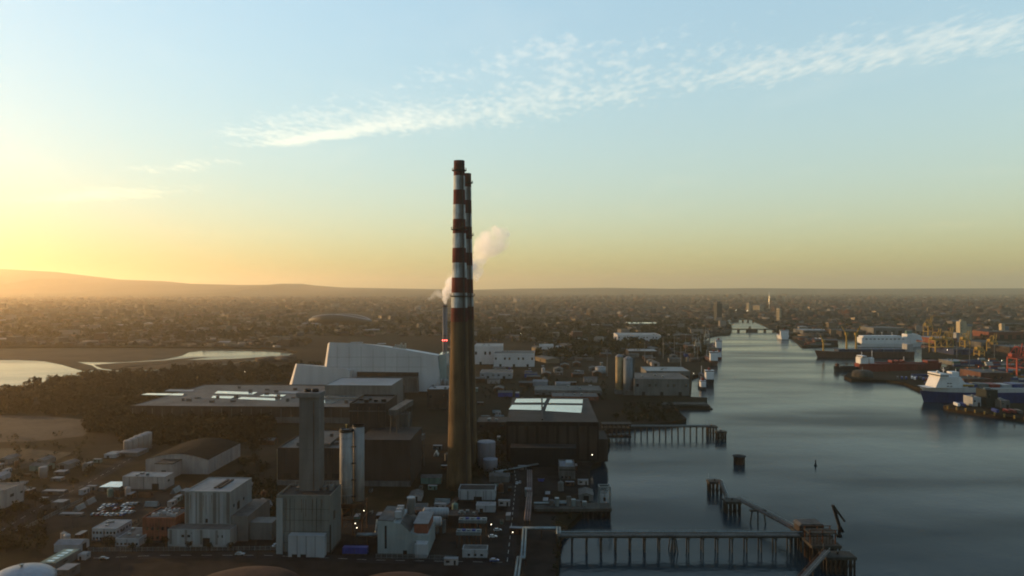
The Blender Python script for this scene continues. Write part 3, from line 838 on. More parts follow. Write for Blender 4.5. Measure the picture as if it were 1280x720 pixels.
b = B('stair_block', 'pale ribbed stair block beside the boiler tower', 'block', 491, 510, 583, 519, dep=10, wall=m_gconc, roof=m_roofd, par=.8)
for k in range(5): b.box('wall_fin', m_gconc, .6 + k * 2.1, .9 + k * 2.1, -.3, -.003, 0, b.h - .6)

# ---------------- dark hall with four bright roof panels
b = B('turbine_hall', 'low black hall with four bright glazed roof panels by the river', 'power hall', 633, 748, 577, 527, yk=497, wall=mat('black_cladding', (.022, .016, .013), .85, var=.3, scale=.04), roof=m_roofd, par=.0)
d_, h_ = b.d, b.h


def roofpt(px, py):
    d = (CAM_Z - LAND - h_) * F / (py - 360.0)
    p = Vector(((px - 640) / F * d, d, 0)) - Vector((b.t.location.x, b.t.location.y, 0))
    c, s = math.cos(-GRID), math.sin(-GRID)
    return (p.x * c - p.y * s, p.x * s + p.y * c)


for q in ([(645.5, 499.2), (683.5, 499), (680.5, 504), (643, 504)], [(688, 499.6), (728.5, 500), (728.2, 505), (685.5, 504.6)], [(640, 507), (680, 507), (677, 513.6), (636, 512.6)], [(684, 507), (728, 507.6), (726.5, 517), (681.5, 514.5)]):
    MB().prism([roofpt(*p) for p in q][::-1], h_ + .25, h_ + .6).build('roof_panel', m_shiny, b.t)
b.box('upstand', m_black, b.w * .38, b.w * .40, b.dep * .05, b.dep * .97, h_ + .12, h_ + 1.0)
for k in range(9): b.box('wall_bay', m_brown, b.w * (.02 + .11 * k), b.w * (.10 + .11 * k), -.25, -.003, 2, h_ - 3)
b.box('east_bay', m_brown, b.w + .03, b.w + 7, 4, 36, -.3, h_ * .55)
b.box('front_bay', m_black, b.w * .05, b.w * .75, -14, -.3, -.3, h_ * .45)
b.box('bay_roof', m_roofd, b.w * .05, b.w * .75, -13.9, -.4, h_ * .45 + .01, h_ * .45 + .2)
b.box('door_lamp', m_lamp, b.w * .925, b.w * .933, -.5, -.3, 5.4, 5.8)

# ---------------- long flat hall with bright roof strips
b = B('long_hall', 'very long low hall with rows of bright roof strips by the wood', 'hall', 163, 470, 527, 508, yk=481, wall=m_brown, roof=m_roofg, par=.8)
d_, h_ = b.d, b.h
for k, q in enumerate(([(184, 492.3), (230, 492.6), (228, 495.2), (176, 494.2)], [(212, 487.2), (243, 487.8), (240, 490), (206, 489.6)], [(272, 489.5), (322, 491), (316, 494), (268, 492.5)],
          [(266, 495.5), (296, 496.2), (288, 499), (264, 498.2)], [(302, 497), (352, 499), (348, 501.6), (296, 499.6)], [(330, 493.6), (358, 494.2), (354, 496.4), (324, 495.8)],
          [(346, 489.2), (388, 490.8), (386, 493.6), (340, 491.5)], [(404, 496.5), (446, 497.5), (436, 501), (402, 500)], [(402, 500.8), (424, 501.5), (414, 505), (400, 504.6)], [(420, 492), (452, 492.6), (448, 494.6), (414, 494)])):
    MB().prism([roofpt(*p) for p in q][::-1], h_ + .2, h_ + .7).build('roof_strip', m_shiny if k not in (1, 6) else m_roofl, b.t)
b.vents(26, m_roofg, 3.2, seed=33)
b.box('base_band', m_gconc, -.3, b.w + .3, -.9, -.03, -.3, 5.2)
for k in range(24): b.box('wall_rib', m_gconc, 2 + k * b.w / 24.5, 2.5 + k * b.w / 24.5, -.3, -.003, 5.3, h_ - 1.5)
b = B('roof_hall', 'flat blue-grey roofed hall in front of the white waste plant', 'hall', 406, 490, 514, 482, yk=472.5, wall=m_grey, roof=mat('bluegrey_roof', (.2, .22, .25), .45, .2, var=.15, scale=.03), par=.5)
MB().box(b.w * .05, b.w * .80, -16, -.05, -.3, b.h * .62).build('lower_bay', m_grey, b.t)
for k in range(3): b.box('roof_strip', m_shiny, b.w * (.08 + .25 * k), b.w * (.3 + .25 * k), -13, -5, b.h * .62 + .02, b.h * .62 + .4)

# ------------------------------------------------------------------ the white waste plant with its slim stack and steam
m_wte = mat('waste_plant_white', (.56, .55, .56), .55, var=.08, scale=.02)
dW = 880.0


def wp(px, py, d=dW):
    return ((px - 640) / F * d, Z(py, d) - LAND)


def slab(name, outline, depth, m, t, back_shift=0.0, d=dW, y0=0.0, west=None, drop=0.0):
    """an outline seen from the front, pushed back; the back is the same outline moved sideways"""
    pts = [wp(px, py, d) for px, py in outline]
    n = len(pts)
    ox = t.location.x
    vs = [(x - ox, y0, max(z, -.3)) for x, z in pts] + [(x - ox + (west if west is not None and px < 414 else back_shift), y0 + depth, max(z - (drop if z > 20 else 0), -.3)) for (x, z), (px, py) in zip(pts, outline)]
    fs = [(i, (i + 1) % n, (i + 1) % n + n, i + n) for i in range(n)] + [tuple(range(n))[::-1], tuple(range(n, 2 * n))]
    me = MB().add(vs, fs)
    return me.build(name, m, t)


t = thing('waste_plant', 'huge pale faceted waste plant with sloping roof edges behind the long hall', 'plant', ((470 - 640) / F * dW, dW, LAND))
slab('main_hall', [(404, 489.8), (545, 489.8), (549, 471), (546.5, 444.2), (505, 437), (466, 431), (450, 429.2), (412, 427.8)], 95, m_wte, t, back_shift=3, west=-26.5, drop=9)
slab('west_hall', [(367, 489.8), (440, 489.8), (441, 461), (437, 459.5), (376, 453.2)], 60, m_wte, t, back_shift=2, y0=-16, d=dW, west=-19.6, drop=6)
slab('east_glazing', [(546.8, 489.8), (558, 489.8), (557, 444), (548, 444)], 40, m_pale_glass, t, y0=8)
slab('dark_soffit', [(447, 470), (523, 470), (523, 465.4), (447, 464.6)], 4, m_brown, t, y0=-3.5)
slab('low_works', [(447, 489.8), (524, 489.8), (523, 470.3), (447, 470.3)], 10, m_gconc, t, y0=-9)
for k in range(4):
    z0 = k * 4.6
    MB().box(-20 + k * 9.5, -16 + k * 9.5, -12, -9.1, 0, 16 - 2 * (k % 2)).build('filter_unit', m_gconc, t)
for px0, px1, py in ((436, 451, 428.6), (470, 480, 430)): slab('roof_edge', [(px0, py + .9), (px1, py + .9), (px1, py), (px0, py)], 6, m_wpanel, t, y0=8)
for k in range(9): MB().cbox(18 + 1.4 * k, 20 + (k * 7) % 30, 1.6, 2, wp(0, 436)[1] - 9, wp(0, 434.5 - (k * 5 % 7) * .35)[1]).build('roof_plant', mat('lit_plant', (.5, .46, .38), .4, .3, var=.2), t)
for k in range(14): MB().lathe([(1.4, 0), (1.4, rnd.uniform(7, 15)), (.4, 16)], 10, rnd.uniform(78, 90), rnd.uniform(-14, 4)).build('process_vessel', m_wpanel if k % 2 else m_gconc, t, smooth=True)

dK = 925.0
t = thing('slim_stack', 'slim grey steel stack steaming behind the striped chimneys', 'chimney', ((556.2 - 640) / F * dK, dK, LAND))
hk = Z(381, dK) - LAND
for s in (-1.55, 1.55): MB().lathe([(1.5, 0), (1.5, hk), (1.25, hk), (1.25, hk - 2)], 18, s).build('flue', mat('stack_grey', (.22, .2, .2), .6, .2, var=.15, scale=.05), t, smooth=True)
for z in (hk - 2.5, hk * .62, hk * .35): MB().lathe([(3.4, z), (3.4, z + .5)], 20).build('gallery', m_steel, t)
MB().lathe([(3.25, hk - 2.4), (3.25, hk - 1.2)], 20, cap0=False, cap1=False).build('red_band', m_red, t)
for k in range(3):
    x = -2.6 + 2.6 * k
    MB().lathe([(.1, Z(425.8, dK) - LAND), (.5, Z(425.5, dK) - LAND), (.5, Z(424.9, dK) - LAND), (.1, Z(424.6, dK) - LAND)], 8, x, -3.2).build('warning_lamp', m_redlamp, t)


def plume_material(name, dens, seed):
    m = bpy.data.materials.new(name); m.use_nodes = True
    nt = m.node_tree; nt.nodes.clear(); N, L = nt.nodes.new, nt.links.new
    o, v, tc, n, mr_ = N('ShaderNodeOutputMaterial'), N('ShaderNodeVolumePrincipled'), N('ShaderNodeTexCoord'), N('ShaderNodeTexNoise'), N('ShaderNodeMapRange')
    v.inputs['Color'].default_value = (.97, .95, .93, 1); v.inputs['Anisotropy'].default_value = .35
    n.inputs['Scale'].default_value, n.inputs['Detail'].default_value, n.inputs['Roughness'].default_value = .07, 3, .5
    mp = N('ShaderNodeMapping'); mp.inputs['Location'].default_value = (seed, seed * 2, 0)
    L(tc.outputs['Object'], mp.inputs[0]); L(mp.outputs[0], n.inputs['Vector'])
    mr_.inputs['From Min'].default_value, mr_.inputs['From Max'].default_value = .36, .60
    mr_.inputs['To Min'].default_value, mr_.inputs['To Max'].default_value = 0, dens
    L(n.outputs['Fac'], mr_.inputs['Value']); L(mr_.outputs[0], v.inputs['Density']); L(v.outputs[0], o.inputs['Volume'])
    return m


def puff(b, c, r, seed, n=14):
    """a lumpy ball"""
    q = random.Random(seed)
    ph = [q.uniform(0, 6.28) for _ in range(6)]
    prof = []
    vs, fs = [], []
    m_ = n // 2
    for i in range(m_ + 1):
        th = math.pi * i / m_
        for j in range(n):
            a = 2 * math.pi * j / n
            k = 1 + .16 * math.sin(3 * a + ph[0] + th) + .14 * math.sin(2 * th * 2 + ph[1] + a) + .08 * math.sin(5 * a + ph[2])
            vs.append((c[0] + r * k * math.sin(th) * math.cos(a), c[1] + r * k * math.sin(th) * math.sin(a), c[2] + r * k * math.cos(th)))
    for i in range(m_):
        for j in range(n): fs.append((i * n + j, (i + 1) * n + j, (i + 1) * n + (j + 1) % n, i * n + (j + 1) % n))
    b.add(vs, fs)


def fuse(o, size):
    """weld the overlapping puffs into one skin"""
    r = o.modifiers.new('skin', 'REMESH'); r.mode = 'VOXEL'; r.voxel_size = size; r.use_smooth_shade = True
    s_ = o.modifiers.new('soft', 'SMOOTH'); s_.iterations = 6
    return o


def P3(px, py, d): return ((px - 640) / F * d, d, Z(py, d))


pl = MB()
for k, (px, py, r) in enumerate(((556.5, 378, 2.6), (556, 374, 4), (557.5, 369, 5.5), (560, 363, 7), (564, 355, 8.5), (570, 346, 9.5), (578, 338, 10), (586, 333, 10))): puff(pl, P3(px, py, dK), r, k)
o = pl.build('steam_plume', plume_material('steam_dense', .28, 3.0), smooth=True)
tag(fuse(o, 1.0), 'white steam rising from the slim stack behind the striped chimneys', 'steam')
pl = MB()
for k, (px, py, r) in enumerate(((596, 336, 11), (598, 326, 11), (605, 315, 14), (612, 304, 17), (620, 296, 14), (604, 300, 11), (628, 304, 10), (594, 345, 8), (630, 292, 9))): puff(pl, P3(px, py, dK), r, k + 40)
o = pl.build('steam_plume', plume_material('steam_thin', .075, 8.0), smooth=True)
tag(fuse(o, 1.6), 'thin drifting steam puff right of the striped chimneys', 'steam')
pl = MB()
for k, (px, py, r) in enumerate(((541, 371, 4), (546, 366, 5), (551, 369, 4.5), (536, 374, 3))): puff(pl, P3(px, py, dK + 60), r, k + 70)
o = pl.build('steam_plume', plume_material('steam_wisp', .05, 1.0), smooth=True)
tag(fuse(o, 1.0), 'small low wisp of steam left of the slim stack', 'steam')


# ------------------------------------------------------------------ piers, dolphins and jetties in the river
def trestle(name, label, p0, p1, zd, width, step, thick=1.6, rail=True, wide_every=0, pile=.42):
    """a deck on pile bents between two points on the water, ids along x"""
    a, c = Vector((p0.x, p0.y, 0)), Vector((p1.x, p1.y, 0))
    L_ = (c - a).length
    rz = math.atan2(c.y - a.y, c.x - a.x)
    t = thing(name, label, 'pier', a, rz)
    MB().box(0, L_, -width / 2, width / 2, zd - thick * .45, zd).build('deck', m_deck, t)
    MB().box(0, L_, -width / 2 + .5, -width / 2 + 1.2, zd - thick, zd - thick * .46).build('girder', m_dconc, t)
    MB().box(0, L_, width / 2 - 1.2, width / 2 - .5, zd - thick, zd - thick * .46).build('girder', m_dconc, t)
    n = max(2, int(round(L_ / step)))
    me = MB()
    me.box(-.5, .5, -width / 2, width / 2, zd - thick - .8, zd - thick - .02)
    for s in (-1, 1): me.tube((0, s * width * .38, -2.5), (0, s * width * .38, zd - thick - .8), pile, 8)
    me = me.mesh('pile_bent'); me.materials.append(m_dconc)
    for k in range(n + 1):
        o = link('pile_bent', me, t); o.location = (min(max(.5, L_ * k / n), L_ - .5), 0, 0)
        if wide_every and k == wide_every:
            f = MB()
            for s in (-1, 1):
                for e in (-1, 1): f.tube((e * 2.2, s * width * .4, -2.5), (e * .8, s * width * .4, zd - thick - .2), pile * .8, 6)
            o2 = f.build('raking_pile', m_dconc, t); o2.location = (L_ * k / n, 0, 0)
    if rail:
        r_ = MB()
        for s in (-1, 1):
            y = s * (width / 2 - .1)
            r_.bar((0, y, zd + 1.05), (L_, y, zd + 1.05), .06, .06); r_.bar((0, y, zd + .55), (L_, y, zd + .55), .05, .05)
            for k in range(int(L_ / 3) + 1): r_.bar((k * 3, y, zd), (k * 3, y, zd + 1.05), .06, .06)
        r_.build('railing', m_pipe, t)
    MB().tube((0, width * .2, zd + .5), (L_, width * .2, zd + .5), .35, 8).build('pipeline', m_pipe, t)
    return t


def dolphin(label, c, w, d, zd, n=(4, 3), rz=0.0, chamfer=True):
    """a mooring platform on a cluster of piles"""
    t = thing('mooring_dolphin', label, 'dolphin', (c.x, c.y, 0), rz)
    k = min(w, d) * .25 if chamfer else 0
    pts = [(-w / 2, -d / 2), (w / 2, -d / 2), (w / 2, d / 2 - k), (w / 2 - k, d / 2), (-w / 2, d / 2)]
    MB().prism(pts, zd - 1.3, zd).build('platform', m_dconc, t)
    pm = MB().tube((0, 0, -2.5), (0, 0, zd - 1.31), .5, 8).mesh('pile'); pm.materials.append(m_timber)
    for i in range(n[0]):
        for j in range(n[1]):
            o = link('pile', pm, t); o.location = (-w / 2 + .8 + (w - 1.6 - (k if j == n[1] - 1 else 0)) * i / (n[0] - 1), -d / 2 + .8 + (d - 1.6) * j / (n[1] - 1), 0)
    for i in range(n[0] - 1):
        x0 = -w / 2 + .8 + (w - 1.6) * i / (n[0] - 1); x1 = -w / 2 + .8 + (w - 1.6) * (i + 1) / (n[0] - 1)
        MB().tube((x0, -d / 2 + .5, .6), (x1, -d / 2 + .5, zd - 1.6), .22, 6).build('brace', m_timber, t)
    MB().lathe([(.5, zd), (.35, zd + .6), (.7, zd + .8), (.7, zd + 1.1)], 10, 0, 0).build('bollard', m_black, t)
    rl = MB()
    for i in range(5):
        x = -w / 2 + .3 + (w - .6) * i / 4
        rl.bar((x, d / 2 - k - .3, zd), (x, d / 2 - k - .3, zd + 1.1), .07, .07)
    rl.bar((-w / 2 + .3, d / 2 - k - .3, zd + 1.1), (w / 2 - .3, d / 2 - k - .3, zd + 1.1), .07, .07)
    rl.build('railing', m_pipe, t)
    MB().tube((-w / 2 + 1, d / 2 - k - .6, zd), (-w / 2 + 1, d / 2 - k - .6, zd + 4.5), .09, 5).build('lamp_post', m_pipe, t)
    return t


def catwalk(label, a, c, w=1.8, sag=0):
    t = thing('catwalk', label, 'footbridge', a)
    v = c - a
    MB().bar((0, 0, -.3), v - Vector((0, 0, .3)), w, .9).build('deck', m_deck, t)
    s = Vector((-v.y, v.x, 0)).normalized() * w / 2
    L_ = v.length
    for e in (1, -1):
        tr = MB()
        up = Vector((0, 0, 1.5))
        tr.bar(s * e + up, v + s * e + up, .14, .14); tr.bar(s * e, v + s * e, .16, .2)
        n = max(3, int(L_ / 3))
        for k in range(n):
            p, q_ = v * (k / n) + s * e, v * ((k + 1) / n) + s * e
            tr.bar(p, p + up, .1, .1); tr.bar(p if k % 2 else p + up, q_ + up if k % 2 else q_, .08, .08)
        tr.build('truss', m_pipe if e > 0 else m_rust, t)
    return t


ZD = 8.6
pA = Vector(((697 - 640) / F * 356, 356, 0)); pB = Vector(((1004 - 640) / F * 356, 356, 0))
trestle('long_pier', 'long straight trestle pier with railings running out from the works quay', pA, pB, ZD, 5.5, 7.2, thick=1.5, wide_every=8, pile=.36)
cA = W(896, 617); cB = W(917, 646)
ZDo = 7.4
dolphin('outermost mooring dolphin at the end of the rusty catwalk', W(895, 617) + Vector((0, 3, 0)), 9.0, 7, ZDo)
dolphin('middle mooring dolphin between the rusty catwalk and the long footbridge', W(917, 643) + Vector((0, 3, 0)), 9.2, 7.5, ZDo)
dA, dB = W(895, 617) + Vector((0, 3, 0)), W(917, 643) + Vector((0, 3, 0))
hd = Vector(((1017 - 640) / F * 357, 360, 0))
catwalk('short rusty catwalk between the two outer mooring dolphins', Vector((dA.x + 2.5, dA.y - 3.4, ZDo + .2)), Vector((dB.x - 2, dB.y + 3.4, ZDo + .2)))
catwalk('long pale footbridge from the middle dolphin to the pier head', Vector((dB.x + 4.4, dB.y, ZDo + .3)), Vector((hd.x - 6, hd.y + 5, ZDo + .5)), 2.4)
mid = Vector((dB.x + 4.4, dB.y, 0)).lerp(Vector((hd.x - 6, hd.y + 5, 0)), .36)
t = thing('footbridge_pier', 'splayed three legged support under the long footbridge', 'pier', mid)
MB().box(-4.5, 4.5, -.8, .8, ZDo - .9, ZDo + .12).build('crosshead', m_dconc, t)
for x0, x1 in ((-4.6, -3.2), (0, 0), (4.6, 3.2)): MB().tube((x0, 0, -2.5), (x1, 0, ZDo - .9), .4, 8).build('leg', m_dconc, t)
# pier head
dolphin('wide pier head platform carrying the control cabin', hd, 16, 14, ZD, (6, 4))
dolphin('low outer berthing platform with fenders beyond the pier head', Vector(((1027 - 640) / F * 345, 345, 0)), 14, 12, 8.5, (6, 4))
dolphin('dark mooring dolphin nearest the open river beside the berthing platform', Vector(((1047 - 640) / F * 330, 330, 0)), 14, 8, 8.0, (7, 3))
t = thing('control_cabin', 'low dark control cabin with sloping roof on the pier head', 'cabin', hd + Vector((-7, -3, ZD)), 0)
MB().box(0, 12, 0, 7, 0, 3.4).build('wall', m_brown, t)
MB().profile([(-.5, 3.41), (12.5, 3.41), (11, 4.6), (1, 4.6)], -.5, 7.5).build('roof', m_roofg, t)
for k in range(5): MB().box(.8 + 2.3 * k, 2.2 + 2.3 * k, -.08, .05, 1.3, 2.6).build('window', m_glass, t)
t = thing('loading_arm', 'raised dark loading arm standing on the pier head', 'loading arm', hd + Vector((10.5, -8, 8.4)), 0)
MB().lathe([(1.3, -.2), (1.3, 1), (.7, 1.2), (.7, 5.5)], 12).build('riser', m_black, t)
MB().bar((0, 0, 5.2), (-3.2, 0, 15.5), 1.2, 1.2).build('inner_arm', m_black, t)
MB().bar((-3.2, 0, 15.5), (2.6, 0, 7.5), .9, .9).build('outer_arm', m_steel, t)
MB().bar((0, 0, 5.2), (1.6, 0, 2.4), 1.8, 1.2).build('counterweight', m_black, t)
MB().bar((-2.0, .8, 12), (.6, .8, 10.4), .3, .3).build('stay', m_black, t)
t = thing('hose_gantry', 'low rusty hose gantry on the berthing platform', 'gantry', Vector(((1012 - 640) / F * 345, 345, 0)), 0)
for x in (-1, 5, 11):
    for y in (-3, 3): MB().tube((x, y, -2), (x, y, 15), .28, 6).build('leg', m_rust, t)
MB().box(-1.6, 11.6, -3.4, 3.4, 13.2, 13.7).build('platform', m_dconc, t)
for y in (-3, 3): MB().bar((-1.6, y, 15), (11.6, y, 15), .3, .3).build('beam', m_rust, t)
for k in range(9): MB().tube((-1 + 1.5 * k, -3.5, 2), (-1 + 1.5 * k, -3.5, 13), .12, 5).build('hose', m_black, t)
catwalk('near blue-grey footbridge running from the berthing platform towards the shore', Vector(((1034 - 640) / F * 332, 332, 9)), Vector(((985 - 640) / F * 285, 285, 9)), 2.4)
t = thing('footbridge_pier', 'single pile bent under the near footbridge', 'pier', Vector(((1012 - 640) / F * 311, 311, 0)))
MB().box(-2, 2, -.6, .6, 7.6, 8.7).build('crosshead', m_dconc, t)
for x in (-1.5, 1.5): MB().tube((x * 1.2, 0, -2.5), (x, 0, 7.6), .35, 8).build('leg', m_dconc, t)

# far pier
dP = 130 * F / (545 - 360)
trestle('far_pier', 'long thin jetty on many slender piles beyond the river kiosk', Vector(((786 - 640) / F * dP, dP, 0)), Vector(((886 - 640) / F * dP, dP, 0)), Z(532.5, dP), 3.5, 5.6, thick=1.0, pile=.32)
t = thing('jetty_house', 'dark roofed jetty platform on legs at the root of the thin jetty', 'platform', Vector(((753 - 640) / F * dP, dP - 4, 0)))
wj = 35 / F * dP
MB().box(0, wj, 0, 9, Z(534, dP) - .9, Z(534, dP)).build('deck', m_dconc, t)
MB().box(-.6, wj + .6, -.6, 9.6, Z(529.5, dP), Z(529.5, dP) + .5).build('roof', m_roofd, t)
for k in range(7):
    for y in (.6, 8.4): MB().tube((.6 + (wj - 1.2) * k / 6, y, -2.5), (.6 + (wj - 1.2) * k / 6, y, Z(529.5, dP)), .38, 6).build('leg', m_timber, t)
MB().box(0, wj, 0, 9, -1, 1.2).build('pontoon', m_black, t)
dolphin('dark mooring dolphin at the outer end of the thin jetty', Vector(((891 - 640) / F * dP, dP + 4, 0)), 9, 7, 8.2, (4, 3))
dolphin('round fendered dolphin just beyond the thin jetty end', Vector(((901 - 640) / F * (dP - 14), dP - 14, 0)), 9, 6, 7.2, (5, 3))

# rusty hut on piles, buoy
c = W(924, 580)
t = thing('river_hut', 'lone rust brown hut with overhanging roof standing in the river', 'hut', c)
MB().lathe([(3.6, -2), (3.5, 5.6)], 8, a0=R(22.5)).build('wall', m_rust, t)
MB().lathe([(5.0, 5.61), (5.0, 6.1), (1.2, 7.0)], 8, a0=R(22.5)).build('roof', m_roofd, t)
for k in range(8):
    a = R(45 * k + 22.5)
    MB().tube((3.8 * math.cos(a), 3.8 * math.sin(a), -2), (3.8 * math.cos(a), 3.8 * math.sin(a), 5.5), .3, 6).build('fender_pile', m_timber, t)
c = W(1019.5, 582)
t = thing('channel_buoy', 'small dark channel buoy floating in open water', 'buoy', c)
MB().lathe([(.5, -.6), (1.1, -.2), (1.1, .6), (.5, 1.0)], 14).build('float', m_black, t, smooth=True)
MB().lathe([(.6, 1.0), (.3, 3.2)], 8).build('tower', m_black, t)
MB().lathe([(.5, 3.2), (.5, 4.0), (.1, 4.2)], 8).build('topmark', m_rust, t)
c = W(889, 511.5)
t = thing('channel_buoy', 'dark mooring buoy off the corner of the timber quay', 'buoy', c)
MB().lathe([(.5, -.6), (1.7, -.2), (1.7, .8), (.5, 1.3)], 14).build('float', m_black, t, smooth=True)
MB().lathe([(.5, 1.3), (.2, 2.6)], 8).build('tower', m_black, t)

# near working jetty with the frame at its end
dJ = 126.5 * F / (642 - 360)
xj0, xj1 = (668 - 640) / F * dJ, (765 - 640) / F * dJ
t = thing('work_jetty', 'dark working jetty with pale pipes and a lifting frame at its end', 'jetty', Vector((xj0, dJ, 0)))
wj = xj1 - xj0
MB().box(0, wj, 0, 11, 4.6, 6.2).build('deck', m_dconc, t)
for k in range(12):
    for y in (.8, 10.2): MB().tube((16 + (wj - 17) * k / 11, y, -2.5), (16 + (wj - 17) * k / 11, y, 4.6), .4, 6).build('pile', m_timber, t)
MB().box(10, wj - .5, 2, 9, -1, 4.3).build('timber_wall', m_black, t)
MB().tube((0, 8, 7), (wj * .48, 8, 7), .7, 8).build('pipeline', m_pipe, t)
MB().tube((wj * .2, 9.5, 7.6), (wj * .48, 9.5, 7.6), .5, 8).build('pipeline', m_pipe, t)
fx0, fx1 = wj - 6.6, wj - .4
fr = MB()
for x in (fx0, fx1):
    for y in (3, 8): fr.bar((x, y, 6.2), (x, y, 17.5), .45, .45)
for y in (3, 8): fr.bar((fx0 - .3, y, 17.5), (fx1 + .3, y, 17.5), .5, .6)
for x in (fx0, fx1): fr.bar((x, 3, 17.4), (x, 8, 17.4), .45, .5)
for k in range(4): fr.bar((fx0 + k * 1.5, 3, 17.3), (fx0 + k * 1.5 + 1.5, 3, 16.0), .2, .2)
fr.build('lifting_frame', m_pipe, t)
MB().tube(((fx0 + fx1) / 2, 5.5, 17), ((fx0 + fx1) / 2, 5.5, 11), .12, 5).build('hoist_cable', m_black, t)
MB().cbox((fx0 + fx1) / 2, 5.5, 1.2, 1.2, 9, 11).build('hook_block', m_black, t)
for k, (px, h_) in enumerate(((690, 3.2), (697, 4.4), (712, 5.2), (718, 3.6), (724, 3.0), (732, 2.4))):
    MB().cbox((px - 668) / F * dJ, 6, 2.4, 3, 6.2, 6.2 + h_).build('valve_cabinet', m_pipe if k % 2 else m_gconc, t)

# timber quay in front of the green-grey sheds
dQ = G(884, 506).y
t = thing('timber_quay', 'dark timber faced quay with fender piles across the inlet', 'quay', Vector(((735 - 640) / F * dQ, dQ - 3, 0)))
wq = 149 / F * dQ
MB().box(wq * .62, wq + 1, 0, 16, 2.2, 4.4).build('deck', m_dconc, t)
for k in range(18): MB().tube((wq * .64 + k * wq * .36 / 17, .4, -2.5), (wq * .64 + k * wq * .36 / 17, .4, 4.0), .35, 6).build('fender_pile', m_timber, t)
MB().box(wq - 7, wq + 1.2, -5, -.05, -2, 3.6).build('landing_stage', m_timber, t)


# pipe bridge on the works quay, with a bend down to the pier
def pipe_run(label, pts, r, n=2, gap=1.4, m=None):
    t = thing('pipe_rack', label, 'pipeline', (pts[0][0], pts[0][1], LAND))
    o_ = Vector((pts[0][0], pts[0][1], LAND))
    for i in range(len(pts) - 1):
        a, c = Vector(pts[i]) - o_, Vector(pts[i + 1]) - o_
        v = (c - a); side = Vector((-v.y, v.x, 0))
        side = side.normalized() if side.length > .01 else Vector((1, 0, 0))
        for k in range(n):
            off = side * (k - (n - 1) / 2) * gap
            e = v.normalized() * r
            MB().tube(a + off - e, c + off + e, r, 8).build('pipe', m or m_pipe, t, smooth=True)
        if abs(v.z) < 2:
            k_ = max(1, int(v.length / 9))
            for j in range(k_):
                p = a + v * ((j + .5) / k_)
                if p.z > 1.2:
                    q = MB()
                    for s in (-1.2, 1.2): q.bar((p.x + side.x * s, p.y + side.y * s, 0), (p.x + side.x * s, p.y + side.y * s, p.z - r), .3, .3)
                    q.bar(p + side * 1.5 - Vector((0, 0, r + .15)), p - side * 1.5 - Vector((0, 0, r + .15)), .3, .3)
                    q.build('trestle', m_rust, t)
    return t


def gz(px, py, z):
    p = G(px, py, z); return (p.x, p.y, z)


pipe_run('pale pipe bridge stepping down the works quay to the long pier', [gz(645, 728, 9), gz(649, 697, 9), gz(653.5, 697, 9), gz(656, 660, 9), gz(698, 660, 9), gz(698.5, 667, 9)], .55)
pipe_run('brown pipe rack running inland from the works quay', [gz(659, 650, 8), gz(662, 616, 8), gz(662, 588, 8)], .5, 3, 1.2, mat('pipe_pink', (.17, .12, .11), .6, .2, var=.25))
b = B('pump_kiosk', 'small pale kiosk halfway along the brown pipe rack', 'kiosk', 656, 664, 622, 612, dep=5, wall=m_pipe, roof=m_roofl, par=0)
b.box('door', m_black, 1, 2, -.1, .05, 0, 2)

# ------------------------------------------------------------------ ships
m_hblue = mat('hull_blue', (.02, .045, .16), .45, var=.2, scale=.05)
m_hred = mat('hull_red', (.20, .034, .026), .55, var=.25, scale=.05)
m_hbrown = mat('hull_brown', (.12, .055, .04), .65, var=.3, scale=.05)
m_hdark = mat('hull_dark', (.02, .022, .025), .55, var=.25, scale=.05)
m_ship = mat('ship_white', (.72, .74, .76), .5, var=.1, scale=.05)
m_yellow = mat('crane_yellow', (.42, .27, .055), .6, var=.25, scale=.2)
m_cred = mat('crane_red', (.38, .06, .04), .6, var=.25, scale=.2)


def hull_mesh(L_, Bm, z0, z1, flare=.0, stern=.75, bow=.28):
    """from stern x=0 to bow x=L"""
    st = [(0, stern, 0), (.06, stern + (1 - stern) * .7, 0), (.14, 1, 0), (1 - bow, 1, 0), (1 - bow * .62, .84, .15), (1 - bow * .33, .55, .45), (1 - bow * .12, .25, .8), (1, .03, 1)]
    vs, fs = [], []
    for f, w, r in st:
        x = f * L_
        zz = z1 + r * flare * 2.0
        wl = w * (1 - .25 * r)
        vs += [(x - r * L_ * .03, -wl * Bm / 2 * .82, z0), (x, -w * Bm / 2, zz), (x, w * Bm / 2, zz), (x - r * L_ * .03, wl * Bm / 2 * .82, z0)]
    n = len(st)
    for i in range(n - 1):
        for a, c in ((0, 1), (1, 2), (2, 3)): fs.append((i * 4 + a, (i + 1) * 4 + a, (i + 1) * 4 + c, i * 4 + c))
    fs += [(0, 1, 2, 3), ((n - 1) * 4 + 3, (n - 1) * 4 + 2, (n - 1) * 4 + 1, (n - 1) * 4)]
    return MB().add(vs, fs)


def ship(name, label, cat, origin, rz, L_, Bm, free, hullm, group=None, flare=1.2):
    t = thing(name, label, cat, (origin.x, origin.y, 0), rz, group)
    hull_mesh(L_, Bm, -1.2, free, flare).build('hull', hullm, t)
    return t


